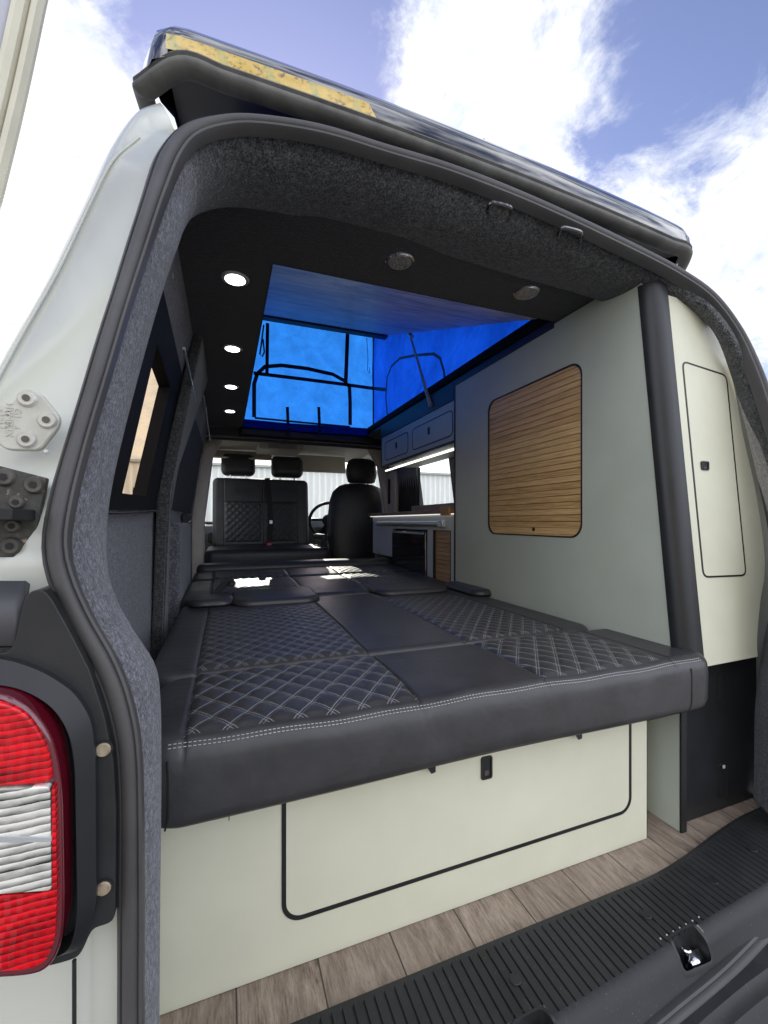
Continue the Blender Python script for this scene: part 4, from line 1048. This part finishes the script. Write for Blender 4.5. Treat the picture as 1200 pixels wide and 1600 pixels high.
# tambour slats: one ribbed sheet
def shutter(x, y0, y1, z0, z1, pitch, name, mat, parent, r=.0):
    m = MB(); rows_ = []; z = z0
    rows_.append([(x, y0, z0), (x, y1, z0)]); z = z0+pitch*1.4 if pitch < .0215 else z0+pitch
    while z < z1:
        rows_ += [[(x, y0, z-.0015), (x, y1, z-.0015)], [(x+.0035, y0, z-.0012), (x+.0035, y1, z-.0012)], [(x+.0035, y0, z), (x+.0035, y1, z)], [(x, y0, z+.0006), (x, y1, z+.0006)]]
        z += pitch
    rows_.append([(x, y0, z1), (x, y1, z1)])
    m.sheet(rows_); n_ = 1; k = 0
    for fi_x in range(len(m.f)):
        zs_ = [m.v[j][0] for j in m.f[fi_x]]
        m.mi[fi_x] = 1 if min(zs_) > x+.002 else 0
    return m.build(name, [mat, 'oak_groove'], parent, smooth=20)
rs = shutter(CX+.0145-.012, 1.022, 1.520, -.05, .503, .0213, 'roller_shutter', 'oak_tambour', cab)
hc_ = P(833, 827, X=CX); MB().disc((CX+.0022, hc_.y, hc_.z), (-1, 0, 0), .0075, .0008, 18).build('finger_hole', 'dark_void', rs)
# black trims: forward edge, top
m = MB(); m.box(CX-.003, CX+.02, 1.796, 1.806, zb, .674); m.build('edge_trim', 'black_edge', cab)
m = MB(); m.box(CX-.004, CX+.02, 1.14, 1.80, .655, .673); m.build('top_trim', 'black_edge', cab)
# rounded corner post
zs = [-.335+(.632+.335)*i/30 for i in range(31)]
rg = []
for z in zs:
    y = post_y(z); ring = [(CX+.001, y+.02, z), (CX-.0005, y+.006, z)]
    for k in range(9):
        a = R(180+90*k/8); ring.append((CX+.038+.040*math.cos(a), y-.002+.040*math.sin(a)+.012, z))
    ring += [(CX+.056, y-.030, z), (CX+.060, y-.02, z), (CX+.05, y+.02, z)]
    rg.append(ring)
MB().loft(rg).build('corner_post', 'black_satin', cab, smooth=50)
# rear-facing end panel with curved outer edge
def ye(z): return post_y(z)-.024
def Pe(u, v):
    z = 0
    for _ in range(12):
        p = P(u, v, Y=ye(z)); z = p.z
    return p
outl = [(1109, 1040), (1184, 1026), (1183, 1000), (1188, 940), (1195, 895), (1192, 840), (1179, 760), (1161, 680), (1146, 600), (1129, 532), (1106, 492), (1076, 472), (1040, 460)]
op = [Pe(u, v) for u, v in outl]
cv = spline([op[i] for i in range(1, 13)], 50)
lft = [Vector((CX+.056, ye(p.z), p.z)) for p in cv]
botl = Vector((CX+.056, ye(op[0].z), op[1].z-.002))
m = MB(); l0 = [botl]+lft[1:]; 
for p in l0: p.x = CX+.056
m.loft([[a, b, b+Vector((0, .016, 0)), a+Vector((0, .016, 0))] for a, b in zip(l0, cv)]); ep = m.build('end_panel', 'sage_laminate', cab, smooth=30)
# hatch door outline and catch
hd = [(1065, 563), (1135, 586), (1166, 900), (1098, 903)]
hz = rpoly([(p.x, p.z) for p in [Pe(u, v) for u, v in hd]], [.022, .022, .022, .022], 7)
hcx, hcz = sum(p[0] for p in hz)/len(hz), sum(p[1] for p in hz)/len(hz)
def off2(pl, d):
    out = []
    n = len(pl)
    for i in range(n):
        a, b = Vector(pl[i-1]), Vector(pl[(i+1) % n]); t_ = (b-a).normalized(); nn = Vector((-t_.y, t_.x))
        p = Vector(pl[i]); 
        if nn.dot(Vector((hcx, hcz))-p) < 0: nn = -nn
        out.append(tuple(p+nn*d))
    return out
hi_ = off2(hz, .0045)
m = MB(); f = lambda pl, o: [(x, ye(z)-o, z) for x, z in pl]
m.loft([f(hz, 0), f(hz, .0015), f(hi_, .0015), f(hi_, 0)], True, False); m.build('hatch_edge', 'black_edge', ep)
m = MB(); m.prism(f(hi_, .0), (0, -.0008, 0)); hdoor = m.build('hatch_door', 'sage_laminate', cab, smooth=0)
cc = Pe(1100, 728); catch(cc.x, cc.z, ye(cc.z)-.001, hdoor, .030, .024)
# lower part: narrow sage upright with black edge, black recessed panel with slots
m = MB(); m.box(CX-.001, CX+.0175, .7120, .7170, FZ+.001, -.31); m.build('upright_edge', 'black_edge', cab)
m = MB(); m.box(1.075, 1.372, .735, .75, FZ+.001, -.31); lp = m.build('lower_panel', 'black_satin', cab, bevel=.001)
m = MB(); m.box(1.056, 1.076, .78, .79, FZ+.001, -.31); m.build('recess', 'dark_void', cab)
m = MB(); m.box(1.06, 1.33, .728, .90, -.332, -.326); m.build('cabinet_floor', 'black_edge', cab)
for (u0, u1, v0_, v1_) in ((1121, 1134, 1050, 1102), (1124, 1137, 1190, 1248)):
    a = P(u0, v1_, Y=.733); b = P(u1, v0_, Y=.733); m = MB(); framexz(m, a.x, b.x, a.z, b.z, .008, .0025, .735, .002); m.build('slot_frame', 'black_metal', lp)
c = P(1130, 1197, Y=.732); m = MB(); m.box(c.x-.004, c.x+.004, c.y-.003, c.y, c.z-.005, c.z+.003); m.build('slot_tag', 'stitch_thread', lp, bevel=.0008)

# ------------------------------------------------------------------ kitchen
kit = thing('kitchen_unit', 'low kitchen unit with brown wood worktop behind the driver seat', 'kitchen unit', (1.2, 2.4, FZ))
KY0, KY1 = 1.808, 3.02
m = MB()
fridge_y = (2.115, 2.60); 
m.box(CX, CX+.016, KY0, KY1, -.045, .035)
m.box(CX, CX+.016, 2.62, KY1, -.235, -.0455); m.box(CX, CX+.016, 2.03, 2.10, FZ, -.0455); m.box(CX, CX+.016, KY0, 1.84, FZ, -.0455)
m.box(CX, CX+.016, 1.8405, 2.0295, FZ, -.33)
m.build('front_panel', 'sage_laminate_side', kit, smooth=0)
bpy.data.objects['front_panel'].data.materials[0] = M['kitchen_lit'] 
m = MB(); m.box(CX+.02, 1.36, KY1-.016, KY1, -.7, .035); m.build('end_board', 'sage_laminate_side', kit, smooth=0)
m = MB(); m.box(CX+.25, CX+.27, KY0, KY1-.02, FZ, .03); m.build('back_board', 'dark_void', kit, smooth=0)
m = MB(); m.box(CX-.015, 1.37, KY0, 3.09, .040, .062); m.build('worktop', 'worktop_wood', kit, bevel=.004)
m = MB(); m.box(CX-.008, CX+.000, KY0, 3.06, .0356, .0396); m.build('worktop_light', 'led_soft', kit)
m = MB(); m.tube([(CX-.006, 1.93, -.012), (CX-.006, 2.9, -.012)], .016, 12); m.build('drawer_rail', 'aluminium', kit)
m = MB(); m.box(CX-.026, CX, 1.885, 1.935, -.030, .008); m.build('drawer_pull', 'aluminium', kit, bevel=.005)
ks = shutter(CX+.012, 1.842, 2.028, -.33, -.048, .022, 'roller_shutter', 'oak_tambour_pale', kit)
m = MB(); m.box(CX-.002, CX+.012, 2.0245, 2.0298, -.33, -.046); m.box(CX-.002, CX+.012, 1.8402, 1.844, -.33, -.046); m.build('shutter_frame', 'black_edge', kit)
fr_ = thing('fridge', 'black compact fridge set in the kitchen unit left of the oak shutter', 'fridge', (1.2, 2.35, FZ))
m = MB(); m.box(CX+.02, CX+.24, 2.115, 2.60, -.62, -.05); m.build('fridge_body', 'black_metal', fr_, bevel=.004)
m = MB(); m.box(CX-.012, CX+.018, 2.11, 2.605, -.61, -.055); fd = m.build('fridge_door', 'gloss_black', fr_, bevel=.008)
m = MB(); m.box(CX-.018, CX-.012, 2.12, 2.59, -.072, -.062); m.build('door_handle', 'aluminium', fd, bevel=.002)
bd_ = thing('chopping_board', 'brown wooden board standing on the worktop below the side window', 'board', (1.2, 2.1, .062))
m = MB(); m.box(1.10, 1.34, 1.815, 2.45, .0625, .098); m.build('board', 'worktop_wood', bd_, bevel=.004)
m = MB(); m.box(1.028, 1.10, 1.812, 1.90, .0625-.030, .0640+.02); 
ob = thing('wood_block', 'small orange wooden block at the near end of the worktop', 'block', (1.03, 1.85, .03))
m = MB(); m.box(1.012, 1.0245, 1.812, 1.90, .030, .070); m.build('block', 'orange_wood', ob, bevel=.002)

# overhead locker
ol = thing('overhead_locker', 'sage overhead locker with two lift-up doors and a light strip beneath', 'locker', (1.2, 2.3, .39))
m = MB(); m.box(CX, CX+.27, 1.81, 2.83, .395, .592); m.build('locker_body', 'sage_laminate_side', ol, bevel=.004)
m = MB(); m.box(CX-.003, CX+.02, 2.83, 2.84, .385, .672); m.box(CX-.003, CX+.012, 1.81, 2.83, .383, .3945); m.box(CX-.003, CX+.02, 1.81, 2.83, .593, .672); m.build('locker_edge', 'black_edge', ol)
def yzframe(y0, y1, z0, z1, r, w, x, th=.0015):
    o = rrect(y0, y1, z0, z1, r, 6); i_ = rrect(y0+w, y1-w, z0+w, z1-w, max(.001, r-w), 6)
    m = MB(); m.loft([[(x, a, b) for a, b in o], [(x-th, a, b) for a, b in o], [(x-th, a, b) for a, b in i_], [(x, a, b) for a, b in i_]], True, False); return m
for (y0, y1, cy) in ((2.36, 2.76, 2.55), (1.82, 2.30, 2.08)):
    m = MB(); o = rrect(y0+.005, y1-.005, .425, .545, .025, 6); m.prism([(CX, a, b) for a, b in o], (-.0008, 0, 0)); ld = m.build('locker_door', 'sage_laminate_side', ol, smooth=0)
    yzframe(y0, y1, .42, .55, .03, .006, CX-.0002).build('door_edge', 'black_edge', ld)
    m = MB(); m.box(CX-.004, CX-.0009, cy-.012, cy+.012, .475, .515); m.build('catch', 'black_plastic', ld, bevel=.002)
m = MB(); m.box(1.15, 1.162, 1.83, 3.05, .387, .3945); m.build('light_strip', 'led_strip', ol)

# roof bed board
rb = thing('roof_bed', 'pale wood grain board raised under the pop-up roof', 'bed board', (.57, 1.15, .68))
bl = [Vector((.03, 1.150, .690)), Vector((1.02, 1.150, .690)), Vector((1.0, 2.60, 1.225)), Vector((.03, 2.60, 1.225))]
m = MB(); m.prism(bl, (0, -.006, .018)); m.build('board', 'roof_bed_board', rb, smooth=0)
m = MB(); a, b = bl[3], bl[2]; m.box(a.x, b.x, a.y-.004, a.y+.05, a.z-.012, a.z+.05); m.build('shaded_front_edge', 'black_edge', rb, bevel=.003)  # board edge made black to stand for the shadow under the roof

# curtains by the kitchen window
def curtain(x, y0, y1, z0, z1, mat, label, amp=.012, n=40):
    m = MB(); rws = [[Vector((x+amp*math.sin(i*1.35), y0+(y1-y0)*i/n, z0+(z1-z0)*k/6)) for i in range(n+1)] for k in range(7)]
    o = m.sheet(rws).build('curtain', mat, None, smooth=60, solid=.003); tag(o, label, 'curtain'); return o
curtain(1.34, 2.84, 3.20, .02, .40, 'curtain_black', 'black gathered curtain hanging between worktop and overhead locker')
# B-pillar with belt hanger on the driver's side
m = MB(); m.box(1.30, 1.34, 3.22, 3.40, -.2, .42); pb = m.build('pillar_trim', 'beige_trim', van, bevel=.02, seg=3)
m = MB(); m.box(1.29, 1.30, 3.32, 3.36, .15, .36); m.build('belt_guide', 'black_plastic', pb, bevel=.004)

# ------------------------------------------------------------------ cab seats
ds = thing('double_seat', 'double cab seat with diamond stitched back turned to face the bed', 'seat', (.3, 3.8, FZ))
def upright(x, y, z, lean): return Matrix.Translation((x, y, z)) @ Matrix.Rotation(R(90-lean), 4, 'X')
# local z of the pad must point to -Y (towards the bed)
m = pad(.83, .62, .13, .05, .035, upright(-.105, 4.02, -.24, 6), quilts=[(.10, .40, .05, .40), (.44, .70, .05, .40)],
        sx=[(.09, 0, .62), (.42, 0, .62), (.72, 0, .62)], sy=[(.405, .09, .72)], step=.0075, amp=.010, crown=.01, dx=.06, dy=.06)
db = m.build('backrest', 'leather_cab', ds, smooth=70)
for x0 in (-.03, .40):
    m = pad(.285, .195, .10, .05, .04, upright(x0-.005, 4.06, .405, 6), step=.012, crown=.01); hr = m.build('headrest', 'leather_cab', ds, smooth=70)
    for dx_ in (.07, .20): MB().tube([(x0+dx_, 4.0, .34), (x0+dx_, 4.0, .42)], .006, 8).build('headrest_rod', 'chrome', hr)
m = pad(.96, .60, .15, .06, .04, T_(-.15, 3.36, -.36), quilts=[(.16, .46, .10, .5), (.52, .80, .10, .5)], step=.012, amp=.006, crown=.01); m.build('seat_base', 'leather_cab', ds, smooth=70)
m = MB(); m.box(-.10, .76, 3.42, 3.95, FZ, -.36); m.build('seat_box', 'black_plastic', ds, bevel=.01)
m = MB(); strap(m, [(.345, 3.865, .385), (.36, 3.862, .20), (.375, 3.86, .0), (.36, 3.85, -.20)], .045, (0, -1, 0)); bl_ = m.build('seat_belt', 'curtain_black', ds, smooth=0)
m = MB(); m.box(.362, .388, 3.84, 3.86, -.02, .012); m.build('belt_buckle', 'aluminium', bl_, bevel=.004)
m = MB(); m.box(.33, .37, 3.72, 3.76, -.215, -.18); m.build('buckle_socket', 'red_plastic', bl_, bevel=.004)
# moulded oval badge outlines on the seat back
for cx in (.12, .52):
    m = MB(); m.tube([(cx+.045*math.cos(a), 3.838+.02*0+(.0), .275+.012*math.sin(a)) for a in [k*2*math.pi/24 for k in range(24)]], .002, 5, True); m.build('embossed_badge', 'black_edge', db)

dv = thing('driver_seat', 'black driver seat seen from behind beside the kitchen worktop', 'seat', (1.1, 3.5, FZ))
def ring_at(cx, cy, z, w, d, n=28, p=2.6):
    out = []
    for k in range(n):
        a = 2*math.pi*k/n; ca, sa = math.cos(a), math.sin(a)
        out.append((cx+w/2*abs(ca)**(2/p)*(1 if ca > 0 else -1), cy+d/2*abs(sa)**(2/p)*(1 if sa > 0 else -1), z))
    return out
prof_ = [(-.50, .46, .16), (-.35, .50, .17), (-.15, .53, .17), (.05, .52, .16), (.18, .49, .15), (.26, .44, .14), (.31, .36, .12), (.335, .24, .09), (.342, .10, .04)]
m = MB(); m.loft([ring_at(1.125, 3.62+.06*(z+.5), z, w*1.10, d) for z, w, d in prof_]); m.build('backrest', 'leather_cab', dv, smooth=60)
prof_ = [(.345, .20, .07), (.355, .25, .10), (.42, .285, .12), (.50, .275, .12), (.545, .24, .10), (.565, .17, .07), (.57, .06, .03)]
m = MB(); m.loft([ring_at(1.15, 3.66, z, w, d) for z, w, d in prof_]); hr = m.build('headrest', 'leather_cab', dv, smooth=60)
for x in (1.09, 1.21): MB().tube([(x, 3.66, .30), (x, 3.66, .37)], .007, 8).build('headrest_rod', 'chrome', hr)
m = pad(.54, .55, .16, .06, .04, T_(.83, 3.68, -.46), step=.02); m.build('seat_base', 'leather_cab', dv, smooth=70)
m = MB(); m.box(.86, 1.32, 3.70, 4.2, FZ, -.46); m.build('seat_box', 'black_plastic', dv)
m = MB(); m.loft([[(x, y, z) for x, y in rrect(.755, .815, 3.55, 3.88, .025)] for z in (-.165, -.11)]); m.build('armrest', 'leather_cab', dv, bevel=.012)
m = MB(); m.box(.765, .81, 3.53, 3.60, -.24, -.17); m.build('armrest_bracket', 'black_satin', dv, bevel=.01)

# ------------------------------------------------------------------ world, sun, camera
w = bpy.data.worlds.new('World'); sc.world = w; w.use_nodes = True
nt = w.node_tree; N = nt.nodes; L = nt.links
for n_ in list(N): N.remove(n_)
SUN_EL, SUN_AZ = R(21), R(6)            # azimuth measured from +Y towards +X
out = N.new('ShaderNodeOutputWorld'); bg = N.new('ShaderNodeBackground'); L.new(bg.outputs[0], out.inputs[0]); bg.inputs[1].default_value = .1
sky = N.new('ShaderNodeTexSky'); sky.sky_type = 'NISHITA'; sky.sun_disc = False; sky.sun_elevation = SUN_EL; sky.sun_rotation = SUN_AZ
sky.air_density = 1.0; sky.dust_density = .6
tc = N.new('ShaderNodeTexCoord')
def wm(op, a, b=None, c=None, clamp=False):
    nd = N.new('ShaderNodeMath'); nd.operation = op; nd.use_clamp = clamp
    for i, x in enumerate((a, b, c)):
        if x is None: continue
        if isinstance(x, bpy.types.NodeSocket): L.new(x, nd.inputs[i])
        else: nd.inputs[i].default_value = x
    return nd.outputs[0]
sep = N.new('ShaderNodeSeparateXYZ'); L.new(tc.outputs['Generated'], sep.inputs[0])
zc = wm('ADD', wm('MAXIMUM', sep.outputs[2], 0), .35)
cmb = N.new('ShaderNodeCombineXYZ'); L.new(wm('DIVIDE', sep.outputs[0], zc), cmb.inputs[0]); L.new(wm('DIVIDE', sep.outputs[1], zc), cmb.inputs[1]); cmb.inputs[2].default_value = 3.3
def wnoise(scale, det, ro, dist):
    nd = N.new('ShaderNodeTexNoise'); L.new(cmb.outputs[0], nd.inputs['Vector']); nd.inputs['Scale'].default_value = scale
    nd.inputs['Detail'].default_value = det; nd.inputs['Roughness'].default_value = ro; nd.inputs['Distortion'].default_value = dist; return nd.outputs[0]
n1 = wnoise(4.2, 12, .68, .6); n2 = wnoise(9, 10, .66, .5)
acc = wm('MULTIPLY_ADD', n1, 2.1, -1.05)
acc = wm('ADD', acc, wm('MULTIPLY_ADD', n2, .5, -.25))
def blob(u, v, rad, amt):
    global acc
    d = P(u, v, Y=1.0).normalized(); vd = N.new('ShaderNodeVectorMath'); vd.operation = 'DOT_PRODUCT'
    L.new(tc.outputs['Generated'], vd.inputs[0]); vd.inputs[1].default_value = d
    c0 = math.cos(R(rad))
    mr = N.new('ShaderNodeMapRange'); mr.interpolation_type = 'SMOOTHSTEP'; L.new(vd.outputs['Value'], mr.inputs[0])
    mr.inputs[1].default_value = c0; mr.inputs[2].default_value = 1-(1-c0)*.12; mr.inputs[3].default_value = 0; mr.inputs[4].default_value = amt
    acc = wm('ADD', acc, mr.outputs[0])
for b in ((740, 180, 14, .46), (690, 60, 9, .34), (870, 290, 12, .40), (1160, 340, 15, .60), (50, 450, 30, .85), (140, 230, 14, .30), (960, 55, 7.0, .42), (1130, 150, 5, .22),
          (1060, 150, 13, -.36), (870, 90, 6, -.2), (400, 20, 24, -.45), (1100, 20, 14, -.3), (560, 60, 6, -.1)):
    blob(*b)
ms = N.new('ShaderNodeMapRange'); ms.interpolation_type = 'SMOOTHSTEP'; L.new(acc, ms.inputs[0]); ms.inputs[1].default_value = -.10; ms.inputs[2].default_value = .42
# cloud shading: brighter where thick, bluish where thin
cr = N.new('ShaderNodeValToRGB'); n3 = wnoise(16, 8, .65, .8); L.new(wm('ADD', wm('ADD', wm('MULTIPLY', n2, .6), wm('MULTIPLY', n3, .45)), wm('MULTIPLY', acc, .10)), cr.inputs[0])
cr.color_ramp.elements[0].position = .36; cr.color_ramp.elements[0].color = (.58, .66, .86, 1)
cr.color_ramp.elements[1].position = .66; cr.color_ramp.elements[1].color = (1, 1, 1, 1)
def vmul(c, s):
    nd = N.new('ShaderNodeVectorMath'); nd.operation = 'MULTIPLY'; L.new(c, nd.inputs[0])
    nd.inputs[1].default_value = s if hasattr(s, '__len__') else (s,)*3; return nd.outputs[0]
mx = N.new('ShaderNodeMix'); mx.data_type = 'RGBA'
L.new(ms.outputs[0], mx.inputs[0])
SKY_TINT = (2.0, 1.75, 2.1); CLOUD = 12.6
L.new(vmul(sky.outputs[0], SKY_TINT), mx.inputs[6]); 
back = N.new('ShaderNodeMapRange'); back.interpolation_type = 'SMOOTHSTEP'; L.new(sep.outputs[1], back.inputs[0]); back.inputs[1].default_value = .35; back.inputs[2].default_value = -.5; back.inputs[3].default_value = 1; back.inputs[4].default_value = 2.9
acc = wm('ADD', acc, wm('MULTIPLY_ADD', back.outputs[0], .12, -.12)); L.new(acc, ms.inputs[0])
cb2 = N.new('ShaderNodeCombineXYZ')
for i in range(3): L.new(back.outputs[0], cb2.inputs[i])
vm2 = N.new('ShaderNodeVectorMath'); vm2.operation = 'MULTIPLY'; L.new(vmul(cr.outputs[0], CLOUD), vm2.inputs[0]); L.new(cb2.outputs[0], vm2.inputs[1])
L.new(vm2.outputs[0], mx.inputs[7])
L.new(mx.outputs[2], bg.inputs[0])

sun = bpy.data.lights.new('sun', 'SUN'); sun.energy = 4.5; sun.angle = R(.5); sun.color = (1, .94, .84)
so = bpy.data.objects.new('sun', sun); COL.objects.link(so)
sd = Vector((math.sin(SUN_AZ)*math.cos(SUN_EL), math.cos(SUN_AZ)*math.cos(SUN_EL), math.sin(SUN_EL)))
so.rotation_euler = sd.to_track_quat('Z', 'Y').to_euler(); so.location = (0, 0, 8)

cam = bpy.data.cameras.new('camera'); co_ = bpy.data.objects.new('camera', cam); COL.objects.link(co_)
cam.sensor_fit = 'VERTICAL'; cam.sensor_height = 36; cam.sensor_width = 27; cam.lens = 36*FL/1600; cam.shift_y = (V0-800)/1600
cam.clip_start = .02; cam.clip_end = 2000
co_.location = (0, 0, Z0); co_.rotation_euler = (R(90), 0, -TH)
sc.camera = co_
sc.view_settings.view_transform = 'Standard'; sc.view_settings.look = 'None'; sc.view_settings.exposure = 0; sc.view_settings.gamma = 1
sc.render.engine = 'CYCLES'
cy = sc.cycles; cy.use_denoising = True; cy.max_bounces = 8; cy.diffuse_bounces = 5; cy.transparent_max_bounces = 12; cy.sample_clamp_indirect = 6
